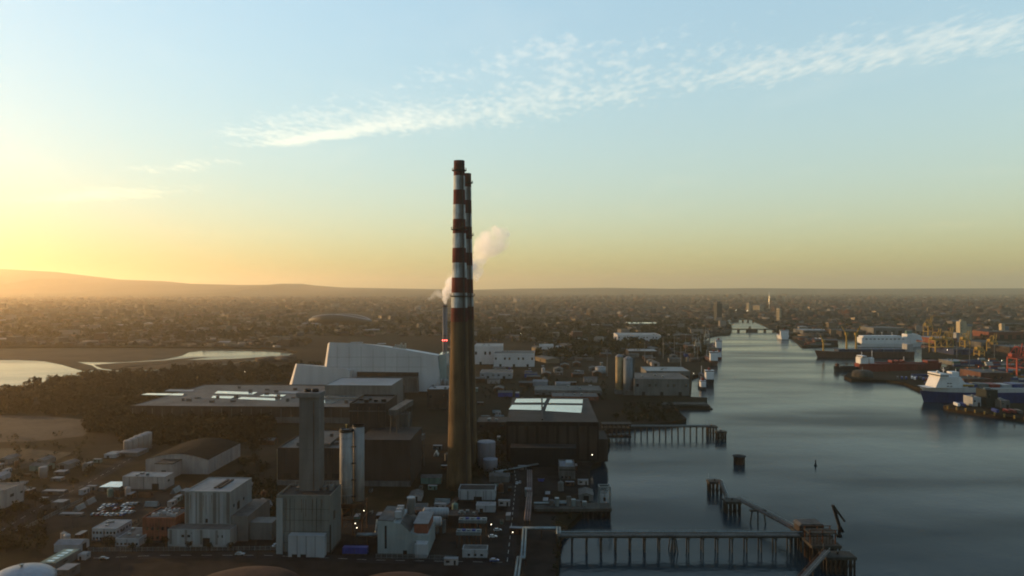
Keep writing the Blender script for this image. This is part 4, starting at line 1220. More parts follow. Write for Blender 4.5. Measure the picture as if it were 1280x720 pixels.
# ---- blue hulled freight ferry, bow towards the river
dF_ = 818.0
s_ = lambda px: (px - 640) / F * dF_
Lf = 150.0
bow = Vector((s_(1153), dF_, 0))
t = ship('freight_ferry', 'blue hulled freight ferry with white forward bridge lying behind the port quay', 'ferry', bow + Vector((Lf, 5, 0)), math.pi, Lf, 23, Z(490, dF_), m_hblue, flare=.6)
X = lambda px: Lf - (s_(px) - bow.x)      # local x runs from stern to bow
zz = lambda py: Z(py, dF_)
wh = hull_mesh(Lf, 23.3, Z(490, dF_) + .02, Z(484.5, dF_), 0).build('bulwark', m_ship, t)
bl = MB().profile([(X(1156), zz(484)), (X(1166), zz(483.8)), (X(1171.5), zz(471)), (X(1182), zz(470.2)), (X(1197), zz(470.5)), (X(1202), zz(477)), (X(1207), zz(484)), (X(1230), zz(484.4))], -10.5, 10.5).build('bridge_block', m_ship, t)
MB().box(X(1180), X(1170.5), -12.5, 12.5, zz(470.9), zz(466.2)).build('wheelhouse', m_ship, t)
MB().box(X(1181), X(1170.0), -12.6, 12.6, zz(469.6), zz(468.2)).build('bridge_windows', m_glass, t)
for y in (-10.62,):
    for px, py in ((1180, 478), (1183.5, 478), (1180, 481.5), (1184, 481.5)): MB().box(X(px + 2.6), X(px), 10.48, 10.7, zz(py + .9), zz(py)).build('window', m_glass, t)
MB().box(X(1199), X(1190), -5, 5, zz(470.4), zz(465)).build('funnel', m_ship, t)
MB().lathe([(1.4, zz(466)), (1.8, zz(464.8)), (1.4, zz(463.6)), (.3, zz(463))], 12, X(1172), 5).build('radar_dome', m_ship, t, smooth=True)
ms = MB()
ms.tube((X(1182.5), 0, zz(466.2)), (X(1182.5), 0, zz(460)), .45, 6); ms.bar((X(1182.5), -3, zz(463)), (X(1182.5), 3, zz(463)), .4, .4); ms.tube((X(1196), 3, zz(466)), (X(1196), 3, zz(461.5)), .3, 6)
ms.build('mast', m_ship, t)
for k in range(7): MB().box(12 + k * 13, 23 + k * 13, -9, 8.5, zz(484.4) + .05, zz(484.4) + 3.6 + (k % 3) * .4).build('deck_trailer', [m_hred, m_grey, m_hblue, m_wpanel][k % 4], t)
for k in range(3): MB().lathe([(1.2, 0), (1.2, 4.5)], 10, M=Matrix.Translation((X(1205 + 4 * k), 10.9, zz(481))) @ Matrix.Rotation(R(90), 4, 'Y')).build('lifeboat', m_yellow, t, smooth=True)
rl = MB()
for k in range(30): rl.bar((3 + k * 3.6, 11.5, zz(484.5)), (3 + k * 3.6, 11.5, zz(484.5) + 1.1), .1, .1)
rl.bar((3, 11.5, zz(484.5) + 1.1), (108, 11.5, zz(484.5) + 1.1), .1, .1)
rl.build('railing', m_ship, t)

# ---- white passenger ferry beyond
dG = 130 * F / (433.3 - 360)
s_ = lambda px: (px - 640) / F * dG
Lg = s_(1154) - s_(1075)
t = ship('passenger_ferry', 'large white passenger ferry with flat cream stern moored in the basin', 'ferry', Vector((s_(1075), dG + 4, 0)), 0, Lg, 24, Z(429, dG), m_ship, flare=1.5)
MB().box(.4, Lg * .86, -11.6, 11.6, Z(429, dG) + .02, Z(421.5, dG)).build('car_decks', m_ship, t)
MB().box(4, Lg * .62, -10.5, 10.5, Z(421.5, dG) + .02, Z(419.6, dG)).build('upper_deck', m_ship, t)
MB().profile([(Lg * .72, Z(421.5, dG)), (Lg * .97, Z(426, dG)), (Lg * .93, Z(419, dG)), (Lg * .87, Z(417, dG)), (Lg * .72, Z(417.4, dG))], -11, 11).build('bridge_block', m_ship, t)
MB().box(Lg * .74, Lg * .82, -4, 4, Z(417.4, dG), Z(413.5, dG)).build('funnel', m_green, t)
for x in (.36, .52): MB().tube((Lg * x, 0, Z(419.6, dG)), (Lg * x, 0, Z(415, dG)), .5, 6).build('mast', m_ship, t)
for k in range(10): MB().box(8 + k * 9, 13 + k * 9, -11.75, -11.55, Z(424, dG), Z(423, dG)).build('window', m_glass, t)
MB().box(-.15, .5, -8, 8, 2.5, 8).build('stern_ramp', m_gconc, t)

# ---- brown bulk carrier with yellow cranes
dB_ = 130 * F / (447 - 360)
s_ = lambda px: (px - 640) / F * dB_
Lb = s_(1142) - s_(1020)
t = ship('bulk_carrier', 'brown hulled bulk carrier with dark blue hatch covers and yellow deck cranes', 'cargo ship', Vector((s_(1142), dB_ + 6, 0)), math.pi, Lb, 26, Z(439.5, dB_), m_hbrown, flare=1.0)
for k in range(6): MB().box(Lb * .10 + k * Lb * .115, Lb * .10 + k * Lb * .115 + Lb * .10, -9.5, 9.5, Z(439.5, dB_) + .02, Z(436.4, dB_)).build('hatch_cover', mat('hatch_blue', (.03, .045, .09), .6, var=.25, scale=.05), t)
MB().box(3, Lb * .075, -9, 9, Z(439.5, dB_) + .02, Z(430, dB_)).build('accommodation', m_wpanel, t)


def deck_crane(t, x, z, h, m, jib):
    c = MB().lathe([(1.8, z), (1.5, z + h * .75)], 10, x, 0).build('crane_post', m, t)
    MB().cbox(x, 0, 5, 4, z + h * .75 + .02, z + h * .9).build('crane_cab', m, c)
    MB().bar((x, 0, z + h * .8), (x + jib, 0, z + h * 1.25), 1.4, 1.6).build('jib', m, c)
    MB().tube((x, 0, z + h), (x + jib, 0, z + h * 1.25), .2, 4).build('stay', m_black, c)


deck_crane(t, Lb - (s_(1031) - s_(1020)), Z(439.5, dB_), 24, m_yellow, 6)
deck_crane(t, Lb - (s_(1060) - s_(1020)), Z(436.4, dB_), 34, m_yellow, 9)
deck_crane(t, Lb - (s_(1072) - s_(1020)), Z(436.4, dB_), 34, m_yellow, -8)

# ---- red tanker
dR_ = 130 * F / (464 - 360)
s_ = lambda px: (px - 640) / F * dR_
Lr = s_(1180) - s_(1073)
t = ship('tanker_ship', 'bright red tanker with white bridge and deck pipes at the port jetty', 'tanker', Vector((s_(1073), dR_ + 5, 0)), 0, Lr, 22, Z(454.4, dR_), m_hred, flare=.8)
MB().box(2, 14, -8, 8, Z(454.4, dR_) + .02, Z(447, dR_)).build('accommodation', m_ship, t)
MB().box(4, 11, -9.5, 9.5, Z(447, dR_) + .02, Z(444.6, dR_)).build('wheelhouse', m_ship, t)
MB().box(3.9, 11.1, -9.6, 9.6, Z(446.3, dR_), Z(445.5, dR_)).build('bridge_windows', m_glass, t)
MB().box(19, 25, -4, 4, Z(454.4, dR_) + .02, Z(447.5, dR_)).build('funnel', m_ship, t)
for px, h_ in ((1079, 440), (1092, 438.5), (1132, 446)): MB().tube((s_(px) - s_(1073), 0, Z(454, dR_)), (s_(px) - s_(1073), 0, Z(h_, dR_)), .5, 6).build('mast', m_ship, t)
for k in range(4): MB().tube((30, -4 + 2.6 * k, Z(453.6, dR_)), (Lr * .85, -4 + 2.6 * k, Z(453.6, dR_)), .6, 6).build('deck_pipe', m_hred, t)
for k in range(5): MB().cbox(Lr * .4 + 4.5 * k, 0, 3, 12, Z(454.3, dR_), Z(450.5 + (k % 2), dR_)).build('manifold', m_hred, t)
MB().box(Lr * .80, Lr * .93, -7, 7, Z(454.4, dR_) + .02, Z(450.5, dR_)).build('forecastle', m_hred, t)
t = ship('barge', 'low dark barge moored astern of the red tanker', 'barge', Vector((s_(1072.5), dR_ + 2, 0)), math.pi, s_(1072) - s_(1042), 10, Z(458.6, dR_), m_hdark, flare=.8)
MB().box(30, 33.5, -3, 3, Z(458.6, dR_) + .02, Z(454.5, dR_)).build('deckhouse', m_rust, t)
MB().box(6, 26, -3.6, 3.6, Z(458.6, dR_) + .02, Z(457.4, dR_)).build('hatch', m_hdark, t)

# ---- coasters along the works bank and upriver
def coaster(label, stern, rz, L_, Bm, free, hullm, hh=12):
    t = ship('coaster_ship', label, 'cargo ship', stern, rz, L_, Bm, free, hullm)
    MB().box(2, 13, -Bm * .4, Bm * .4, free + .02, free + hh * .75).build('accommodation', m_ship, t)
    MB().box(4, 11, -Bm * .46, Bm * .46, free + hh * .75 + .02, free + hh).build('wheelhouse', m_ship, t)
    MB().box(3.9, 11.1, -Bm * .47, Bm * .47, free + hh * .84, free + hh * .93).build('bridge_windows', m_glass, t)
    MB().box(5, 8, -1.6, 1.6, free + hh, free + hh + 3.5).build('funnel', m_hred, t)
    for k in range(4): MB().box(16 + k * (L_ - 30) / 4, 15 + (k + 1) * (L_ - 30) / 4, -Bm * .36, Bm * .36, free + .02, free + 2.2).build('hatch_cover', m_hbrown, t)
    MB().tube((L_ - 8, 0, free), (L_ - 8, 0, free + 12), .35, 6).build('mast', m_ship, t)
    return t


coaster('dark coaster with white stern house moored nearest the timber quay', W(888, 481), R(86), 70, 13, 7, m_hdark)
coaster('coaster with brown hull and white stern house moored upriver of the dark one', W(893, 457), R(84), 85, 15, 8, m_hbrown, 15)
coaster('small blue hulled coaster moored where the bank turns to the city', W(899, 440), R(85), 70, 14, 8, m_hblue, 16)
coaster('white and gold lit coaster moored at the far bank below the toll bridge', W(981, 424), R(80), 60, 24, 9, m_ship, 14)

coaster('small dark tug with tall white house moored beside the dark coaster', W(880, 487), R(88), 26, 8, 3, m_hdark, 8)
coaster('small red hulled tug moored between the brown and blue coasters', W(900, 449), R(86), 28, 8, 3.5, m_hred, 9)

# ------------------------------------------------------------------ cranes and masts of the port
def gantry_crane(label, c, h, span, m, rz=0.0, boom=38, raised=True, group=None):
    """ship to shore gantry: portal legs, cross beams, apex frame and boom"""
    t = thing('gantry_crane', label, 'crane', c, rz, group)
    w = span * .75
    for x in (-span / 2, span / 2):
        for y in (-w / 2, w / 2):
            MB().bar((x, y, 0), (x, y, h * .62), 1.3, 1.3).build('leg', m, t)
            MB().box(x - 2.2, x + 2.2, y - .9, y + .9, -.1, 1.6).build('bogie', m_black, t)
    fr = MB()
    for y in (-w / 2, w / 2):
        fr.bar((-span / 2, y, h * .28), (span / 2, y, h * .28), 1.1, 1.4); fr.bar((-span / 2, y, h * .62), (span / 2, y, h * .62), 1.2, 1.6)
        fr.bar((-span / 2, y, h * .28), (span / 2, y, h * .62), .6, .6)
        fr.bar((span / 2, y, h * .62), (0, y * .4, h), .9, .9); fr.bar((-span / 2, y, h * .62), (0, y * .4, h), .8, .8)
    for x in (-span / 2, span / 2): fr.bar((x, -w / 2, h * .62), (x, w / 2, h * .62), 1.1, 1.4); fr.bar((x, -w / 2, h * .28), (x, w / 2, h * .28), 1.0, 1.2)
    fr.bar((0, -w * .2, h), (0, w * .2, h), .9, .9)
    fr.build('portal_frame', m, t)
    for y in (-2.2, 2.2): MB().bar((-span * .9, y, h * .66), (span / 2, y, h * .66), .9, 1.6).build('main_girder', m, t)
    e = Vector((span / 2 + (boom * .28 if raised else boom), 0, h * .66 + (boom * .95 if raised else 0)))
    for y in (-2.2, 2.2): MB().bar((span / 2, y, h * .66), (e.x, y, e.z), .9, 1.4).build('boom', m, t)
    MB().bar((0, 0, h), e, .25, .25).build('stay', m_black, t)
    MB().box(-span * .75, -span * .3, -3, 3, h * .66 + .9, h * .66 + 5).build('machinery_house', m, t)
    MB().cbox(span * .2, 0, 3, 3, h * .55, h * .62).build('cab', m_wpanel, t)
    return t


gantry_crane('red lattice gantry crane over the container yard', G(1271, 470), 42, 19, m_cred, R(20), raised=True, boom=20)
gantry_crane('second red gantry crane beyond the first at the yard edge', G(1292, 461), 44, 19, m_cred, R(20), boom=26)
gantry_crane('yellow gantry crane on the container quay nearest the white ferry', G(1169, 441), 40, 17, m_yellow, R(25), boom=22)
gantry_crane('yellow gantry crane on the container quay beside the shadow blue shed', G(1184, 441), 42, 17, m_yellow, R(25), boom=24)
gantry_crane('small yellow gantry crane standing among the container rows', G(1224, 446), 20, 14, m_yellow, R(25), boom=6)

pm = None
for k, (px, yb, h_) in enumerate(((759, 470, 30), (806, 452, 34), (815, 462, 28), (829, 448, 38), (843, 446, 40), (851, 458, 32), (857, 444, 40), (866, 441, 42), (872, 452, 36), (876, 446, 44), (885, 440, 44), (880, 436, 40), (890, 434, 44), (1155, 436, 34), (1196, 447, 30), (1212, 458, 30), (1243, 452, 30))):
    c = G(px, yb)
    t = thing('light_mast', 'tall thin floodlight mast on the ' + ('works bank quays' if px < 900 else 'port quay by the containers'), 'light mast', c, 0, 'floodlight masts on the port quays')
    if not pm:
        pm = (MB().tube((0, 0, -.2), (0, 0, 1), .55, 8, .25).mesh('pole'), MB().box(-1.8, 1.8, -.5, .5, 0, .9).mesh('lamp_head'))
        pm[0].materials.append(mat('mast_grey', (.22, .23, .24), .6, .3, var=.1)); pm[1].materials.append(m_gconc)
    o = link('pole', pm[0], t); o.scale = (1, 1, h_)
    o = link('lamp_head', pm[1], t); o.location = (0, 0, h_)

# ------------------------------------------------------------------ silos, sheds and quay buildings
for label, px, yb, w, h_, mm, k in (('pair of cream silos beside the river sheds, the slim sunlit one', 774, 492, 9, 44, mat('cream_render', (.42, .31, .17), .8, var=.2, scale=.1), 0), ('blue-grey silo block standing next to the cream silo', 785, 493, 11, 42, mat('bluegrey_render', (.20, .22, .24), .8, var=.15, scale=.1), 1)):
    c = G(px, yb)
    t = thing('grain_silo', label, 'silo', c)
    MB().lathe([(w / 2, -.2), (w / 2, h_)], 20).build('drum', mm, t, smooth=True)
    MB().lathe([(w / 2 + .25, h_ + .01), (w / 2 + .25, h_ + .5), (w * .2, h_ + 3.0)], 20).build('roof', m_roofl, t)
    MB().cbox(w * .5 + 1, 0, 2, 2.4, 0, h_ + 2).build('elevator_leg', m_gconc, t)
    MB().cbox(0, 0, w * 1.15, w * 1.15, -.2, 5).build('plinth', m_gconc, t)
b = B('tank_drum', 'squat pale tank with flat lid left of the cream silo', 'tank', 744, 745, 466, 465, dep=4, parts=False)
MB().lathe([(8, -.2), (8, 8.5)], 28, 8).build('shell', m_wpanel, b.t, smooth=True); MB().lathe([(8.2, 8.52), (8.2, 9), (2, 10)], 28, 8).build('roof', m_roofl, b.t)

SHEDS = [  # name, label, category, px0, px1, ybase, ytop, yback/depth, wall, roof
    ('river_shed', 'grey-green river shed with dark openings behind the timber quay', 'shed', 793, 861, 495, 474, 466, m_grey, m_roofg),
    ('river_shed', 'blue-grey roofed shed behind the grey-green river shed', 'shed', 808, 862, 474, 464, 458.5, m_grey, mat('slate_blue_roof', (.17, .20, .22), .5, var=.2, scale=.05)),
    ('store_shed', 'white flat store immediately right of the striped chimneys', 'shed', 592, 627, 456, 433, 429.5, m_wte, m_roofl),
    ('store_shed', 'long white store with dark window bands right of the striped chimneys', 'shed', 617, 668, 459, 442, 438.5, m_wte, m_roofg),
    ('low_shed', 'low shed with pale roof at the striped chimney foot works', 'shed', 534, 560, 511, 487, 482, m_brown, m_roofl),
    ('low_shed', 'flat dark shed between the striped chimneys and the four panel hall', 'shed', 596, 634, 540, 528, 521, m_brown, m_roofd),
    ('low_shed', 'long flat warehouse roof beyond the four panel hall', 'shed', 668, 752, 494, 488, 482, m_grey, m_roofg),
    ('low_shed', 'pinkish low shed left of the cream silo', 'shed', 690, 748, 501, 496, 491, m_brick, m_roofg),
    ('low_shed', 'pale low shed with sunlit gable behind the squat tank', 'shed', 772, 826, 427, 419, 416, m_wte, m_roofl),
    ('low_shed', 'white shed by the far bank of the timber inlet', 'shed', 600, 640, 474, 466, 462, m_wpanel, m_roofg),
    ('low_shed', 'small white gabled store among the mid port sheds', 'shed', 674, 692, 440, 432, 430, m_wte, m_roofl),
    ('low_shed', 'group of small white stores beside the mid port road', 'shed', 695, 706, 441, 434, 432, m_wpanel, m_roofl),
    ('low_shed', 'bright roofed shed far up the works bank', 'shed', 786, 826, 408, 404.5, 402.8, m_grey, m_shiny),
    ('low_shed', 'port shed with shadow put into its dark blue, beside the yellow gantry cranes', 'shed', 1192, 1222, 444, 437, 433, mat('shadow_blue_shed', (.02, .03, .09), .6, var=.2, scale=.05), m_roofd),  # wall colour holds the dark blue of shadow
    ('low_shed', 'pale roadside shed in front of the shadow blue port shed', 'shed', 1190, 1212, 457, 452, 449, m_grey, m_roofl),
    ('low_shed', 'long grey transit shed behind the freight ferry', 'shed', 1205, 1240, 486, 474, 470, m_hbrown, m_roofd),
    ('low_shed', 'long dark transit shed with pale ridge behind the ferry stern', 'shed', 1226, 1262, 483, 466, 461, m_hbrown, m_roofg),
    ('quay_house', 'small pale quay house on the finger in front of the ferry', 'hut', 1216, 1226, 509, 497, 494, m_wpanel, m_roofl),
    ('quay_house', 'dark square linkspan tower on the finger in front of the ferry', 'tower', 1233, 1247, 509, 488, 485, mat('linkspan_dark', (.03, .035, .03), .8, var=.2), m_roofd),
    ('quay_house', 'grey block at the inland end of the finger quay', 'hut', 1251, 1262, 511, 501, 498, m_grey, m_roofl),
]
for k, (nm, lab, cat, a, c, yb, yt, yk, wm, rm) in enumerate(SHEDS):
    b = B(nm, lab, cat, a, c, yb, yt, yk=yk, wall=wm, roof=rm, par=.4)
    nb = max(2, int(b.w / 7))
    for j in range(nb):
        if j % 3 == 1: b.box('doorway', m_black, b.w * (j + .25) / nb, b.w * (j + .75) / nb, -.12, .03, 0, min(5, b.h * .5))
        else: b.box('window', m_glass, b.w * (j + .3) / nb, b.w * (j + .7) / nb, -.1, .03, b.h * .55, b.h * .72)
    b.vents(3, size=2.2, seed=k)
# cream grain tower of the port and its small neighbour
m_cream = mat('cream_tower', (.50, .42, .28), .8, var=.15, scale=.05)
c = G(1200, 428)
t = thing('grain_tower', 'tall cream stepped grain tower lit by low sun in the port', 'tower', c, GRID)
k_ = c.y / F
MB().box(0, 8 * k_, 0, 16, -.2, 26 * k_).build('west_tower', m_cream, t)
MB().box(8 * k_ + .02, 14.5 * k_, 0, 16, -.2, 22 * k_).build('east_tower', m_cream, t)
MB().box(9 * k_, 15.5 * k_, -.5, 16.5, 20 * k_, 22.6 * k_).build('headhouse', mat('tower_grey', (.2, .21, .22), .7, var=.1), t)
MB().box(2 * k_, 5 * k_, 3, 9, 26 * k_, 28.5 * k_).build('roof_house', m_cream, t)
MB().box(-4 * k_, -.02, 2, 14, -.2, 12 * k_).build('side_bin', m_wpanel, t)
for j in range(6): MB().box(1.5 * k_, 2.3 * k_, -.1, .05, 4 + 7 * j, 6 + 7 * j).build('window', m_glass, t)
c = G(1252, 417)
t = thing('grain_tower', 'slim cream silo tower with blue block at its side', 'tower', c, GRID)
k_ = c.y / F
MB().box(0, 4 * k_, 0, 12, -.2, 12.5 * k_).build('tower', m_cream, t)
MB().box(4 * k_ + .02, 9 * k_, 0, 14, -.2, 9 * k_).build('side_block', mat('blue_block', (.08, .14, .2), .7, var=.1), t)
for j in range(3): MB().box(1.5 * k_, 2.3 * k_, -.1, .05, 4 + 7 * j, 6 + 7 * j).build('window', m_glass, t)

# mooring finger: concrete dolphin block and breakwater mound
c = G(1078, 471)
t = thing('harbour_block', 'dark rounded concrete block on the breakwater in front of the tanker', 'block', c)
MB().lathe([(14, -4), (14, 5), (12.5, 8), (9, 9.5)], 20).build('caisson', m_dconc, t, smooth=True)
MB().tube((0, 0, 9), (0, 0, 14), .4, 6).build('beacon_post', m_wpanel, t)

# ------------------------------------------------------------------ shipping containers in the port
CC = [('rust red', (.22, .05, .03)), ('blue', (.035, .06, .16)), ('green', (.04, .11, .07)), ('orange', (.34, .13, .03)), ('grey', (.2, .2, .2)), ('white', (.5, .5, .48))]
cm = []
for nm, cl in CC:
    bm_ = MB().box(0, 12.2, 0, 2.44, 0, 2.6)
    bd = bm_.mesh('container_' + nm.replace(' ', '_')); bd.materials.append(mat('container_' + nm, cl, .6, var=.25, scale=.3, rib=1.6))
    dr = MB().box(12.21, 12.3, .12, 2.32, .12, 2.48).mesh('end_door'); dr.materials.append(mat('container_' + nm, cl))
    cm.append((nm, bd, dr))
rc = random.Random(5)


TIER = ('on the ground', 'second up', 'third up', 'topmost of four')


def container_row(px, py, n, rz, tiers, place):
    """a row of stacks along direction rz from a ground point"""
    p = G(px, py)
    for i in range(n):
        for z in range(max(1, tiers - rc.randint(0, 2))):
            nm, bd, dr = cm[rc.choice((0, 0, 1, 1, 2, 3, 4, 5))]
            o = bpy.data.objects.new('shipping_container', bd); COL.objects.link(o)
            q = p + Vector((math.cos(rz), math.sin(rz), 0)) * i * 12.8
            o.location, o.rotation_euler = (q.x, q.y, LAND + .05 + z * 2.62), (0, 0, rz)
            tag(o, '%s shipping container, %s, %s' % (nm, TIER[min(z, 3)], place), 'container', 'shipping containers in the port yard')
            link('end_door', dr, o)


for px, py, n, rz, tr, place in ((1196, 462, 6, R(8), 3, 'middle row by the pale roadside shed'), (1192, 458, 7, R(8), 3, 'row touching the pale roadside shed'), (1200, 466, 6, R(8), 3, 'third row from the roadside shed'), (1212, 470, 5, R(8), 2, 'row by the dark transit shed'),
                                 (1190, 452, 7, R(8), 2, 'row in front of the shadow blue port shed'), (1228, 456, 5, R(8), 4, 'back row by the small yellow gantry'), (1232, 461, 5, R(8), 4, 'middle row by the red gantry'), (1238, 466, 4, R(8), 4, 'row at the red gantry legs'),
                                 (1262, 480, 3, R(4), 4, 'row behind the ferry stern'), (1256, 476, 4, R(4), 4, 'second row behind the ferry stern'), (1212, 480, 4, R(4), 3, 'row before the grey transit shed'), (1156, 480, 3, R(-8), 1, 'on the quay before the ferry bow'),
                                 (1140, 470, 4, R(-3), 1, 'on the breakwater root by the tanker'), (1006, 431, 4, R(2), 2, 'front row on the far bank quay'), (1010, 428, 4, R(2), 2, 'middle row on the far bank quay'), (1004, 426, 4, R(2), 2, 'back row on the far bank quay')):
    container_row(px, py, n, rz, tr, place)

# ------------------------------------------------------------------ bridges upriver
for label, x0, x1, py, zc, hump in (('low lifting road bridge with dark central pier across the river', 912, 978, 414.5, 7.5, 940), ('farther low bridge across the river towards the city', 909, 948, 402.2, 9, 918)):
    a, c = W(x0, py), W(x1, py)
    L_ = c.x - a.x
    t = thing('road_bridge', label, 'bridge', a)
    MB().box(-20, L_ + 20, -7, 7, zc - 1.6, zc).build('deck', m_dconc, t)
    for k in range(1, 6): MB().box(L_ * k / 6 - 2, L_ * k / 6 + 2, -6, 6, -2, zc - 1.61).build('pier', m_dconc, t)
    hx = (hump - x0) / (x1 - x0) * L_
    MB().box(hx - 14, hx + 14, -9, 9, -2, zc - 1.62).build('bascule_pier', m_dconc, t)
    MB().box(hx - 12, hx - 6, -8.5, -7.05, zc - 1, zc + 9).build('control_house', m_gconc, t)
    for y in (-6.8, 6.8): MB().box(-20, L_ + 20, y - .1, y + .1, zc + .01, zc + 1.2).build('parapet', m_gconc, t)

# ------------------------------------------------------------------ city landmarks
c = G(899.5, 402)
t = thing('tower_block', 'tall dark glass tower block beside the river mouth of the city', 'tower', c, R(12))
k_ = c.y / F
MB().box(-3.6 * k_, 3.4 * k_, 0, 24, -.2, 22.5 * k_).build('shaft', mat('tower_glass', (.05, .055, .06), .3, .2, var=.2, scale=.05), t)
MB().box(-2.8 * k_, 1.5 * k_, 3, 20, 22.5 * k_ + .02, 25 * k_).build('plant_floor', m_gconc, t)
for j in range(12): MB().box(-3.65 * k_, 3.45 * k_, -.25, -.02, 4 + j * 5.2, 4.6 + j * 5.2).build('floor_band', m_gconc, t)
c = G(961.5, 387.5)
t = thing('city_spire', 'needle thin steel spire rising over the city roofs', 'spire', c)
MB().lathe([(2.6, -.2), (2.2, 40), (1.4, 85), (.5, 108)], 12).build('needle', mat('bright_steel', (.6, .56, .48), .3, .8, var=.1), t, smooth=True)
MB().lathe([(6, -.1), (6, .6), (3, 1.0)], 16).build('base', m_gconc, t)
for label, px, yb, w, h_ in (('slim cream office tower lit gold near the city spire', 935.5, 390, 14, 46), ('cream ribbed tower at the bend of the river below the spire', 973.5, 401, 13, 48), ('broad sunlit block right of the slim cream tower', 948, 389.5, 40, 32)):
    c = G(px, yb)
    t = thing('office_tower', label, 'tower', c, R(-50))
    MB().box(-w / 2, w / 2, -w / 2, w / 2, -.2, h_).build('shaft', m_cream, t)
    MB().box(-w * .55, w * .55, -w * .55, w * .55, h_ + .02, h_ + 2).build('roof', m_roofl, t)
    for j in range(6): MB().box(-w * .51, w * .51, -w * .51, w * .51, 5 + j * h_ / 7, 6.2 + j * h_ / 7).build('window_band', m_glass, t)
# stadium bowl
c = G(426, 404.5)
t = thing('stadium', 'pale translucent stadium with curving wave shaped roof', 'stadium', c)
k_ = c.y / F


def bowl(f0, f1, n=48):
    vs, fs = [], []
    for k in range(n):
        a = 2 * math.pi * k / n
        hgt = 17 + 15 * (.5 - .5 * math.cos(2 * a)) * (1 if True else 0) + 4 * math.cos(a + 2.4)
        for f, z in f0(hgt): vs.append((39 * k_ * f * math.cos(a), 105 * f * math.sin(a), z))
    m_ = len(f0(1))
    for k in range(n):
        for j in range(m_ - 1): fs.append((k * m_ + j, ((k + 1) % n) * m_ + j, ((k + 1) % n) * m_ + j + 1, k * m_ + j + 1))
    return MB().add(vs, fs)


bowl(lambda h: [(.90, -.2), (.97, h * .35), (1.0, h * .65), (.97, h * .88), (.90, h)], 0).build('facade', mat('stadium_skin', (.06, .055, .05), .6, .1, var=.1, scale=.02), t, smooth=True)
bowl(lambda h: [(.90, h), (.78, h + 1.5), (.55, h - 3)], 0).build('roof', mat('stadium_roof', (.04, .035, .03), .7, .0, var=.1, scale=.02), t, smooth=True)
bowl(lambda h: [(.92, h + .2), (.90, h + 2.2), (.88, h + .4)], 0).build('rim_truss', mat('stadium_rim', (.34, .34, .34), .5, .1, var=.05), t, smooth=True)
bowl(lambda h: [(.74, h * .7), (.5, h * .35), (.36, 1)], 0).build('stand', m_gconc, t)

# ------------------------------------------------------------------ works on the left: barrel roofed hall, silos, low sheds
d0 = G(182, 592)
t = thing('barrel_hall', 'long hall with curved barrel roof and pale arched gable', 'hall', d0, GRID)
k_ = d0.y / F
w_, e_, a_ = 80 * k_, 17.5 * k_, 25 * k_
arc = [(w_ * i / 14, e_ + (a_ - e_) * math.sin(math.pi * i / 14)) for i in range(15)]
m_buff = mat('buff_wall', (.34, .30, .28), .8, var=.2, scale=.08)
MB().profile([(0, -.3), (w_, -.3)] + arc[::-1], 0, 52).build('wall', m_buff, t)
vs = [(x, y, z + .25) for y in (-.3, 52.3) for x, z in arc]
MB().add(vs, [(i, i + 1, i + 16, i + 15) for i in range(14)]).build('roof', mat('shaded_roof', (.022, .018, .014), .95, var=.3, spec=.02), t)  # roof colour darkened to stand in for shade
for j in range(9): MB().box(w_ + .003, w_ + .25, 3 + 5.5 * j, 3.5 + 5.5 * j, 0, e_ - .3).build('wall_pier', m_buff, t)
pr = MB().box(w_ * .30, w_ * .57, -12, -.03, -.3, 9.6).build('porch', m_buff, t)
MB().box(w_ * .29, w_ * .58, -12.3, -.05, 9.61, 10.1).build('porch_roof', m_roofd, t)
MB().box(w_ * .40, w_ * .47, -12.15, -11.95, 0, 5.4).build('doorway', m_black, t)
b = B('low_shed', 'low pale shed in front of the barrel roofed hall', 'shed', 153, 207, 613, 596, yk=590, wall=m_buff, roof=m_roofl, par=.3)
b.box('doorway', m_black, b.w * .7, b.w * .86, -.12, .03, 0, 4.5); b.vents(3, seed=2)
b = B('low_shed', 'low lean-to with sunlit roof beside the pale shed', 'shed', 123, 150, 615, 609, yk=602, wall=m_gconc, roof=m_shiny, par=0)
b.box('doorway', m_black, b.w * .3, b.w * .5, -.12, .03, 0, 2)
b = B('warehouse', 'long pale warehouse with tall blank side wall by the road', 'warehouse', -70, 7, 637, 613, yk=603.5, wall=m_buff, roof=m_roofg, par=.5)
b.side_windows([6, 14, 22], [6], 2, 1.2); b.box('doorway', m_black, b.w * .5, b.w * .56, -.12, .03, 0, 4)
for k, (px, yb, r, h_) in enumerate(((160, 566, 3.2, 9), (166.5, 565, 3.2, 10), (172.5, 563.5, 3.4, 11), (178.5, 562, 3.4, 11.5), (184, 560.5, 3.4, 12))):
    tank(('pale silo at the low end of the row of five', 'second pale silo from the low end of the row of five', 'middle pale silo in the row of five', 'fourth pale silo from the low end of the row of five', 'tallest pale silo at the high end of the row of five')[k], px, yb, r, h_, 1.2, m_buff, m_buff, 'row of five pale silos', name='feed_silo', ring=False)
b = B('low_shed', 'low pale roofed shed in front of the five silos', 'shed', 145, 172, 571, 566, yk=560, wall=m_gconc, roof=m_roofl, par=.2); b.box('doorway', m_black, 4, 7, -.1, .03, 0, 2.2)
b = B('low_shed', 'small white shed left of the five silos', 'shed', 130, 144, 573, 568, yk=564, wall=m_wpanel, roof=m_roofl, par=.2); b.box('doorway', m_black, 2, 4, -.1, .03, 0, 2)
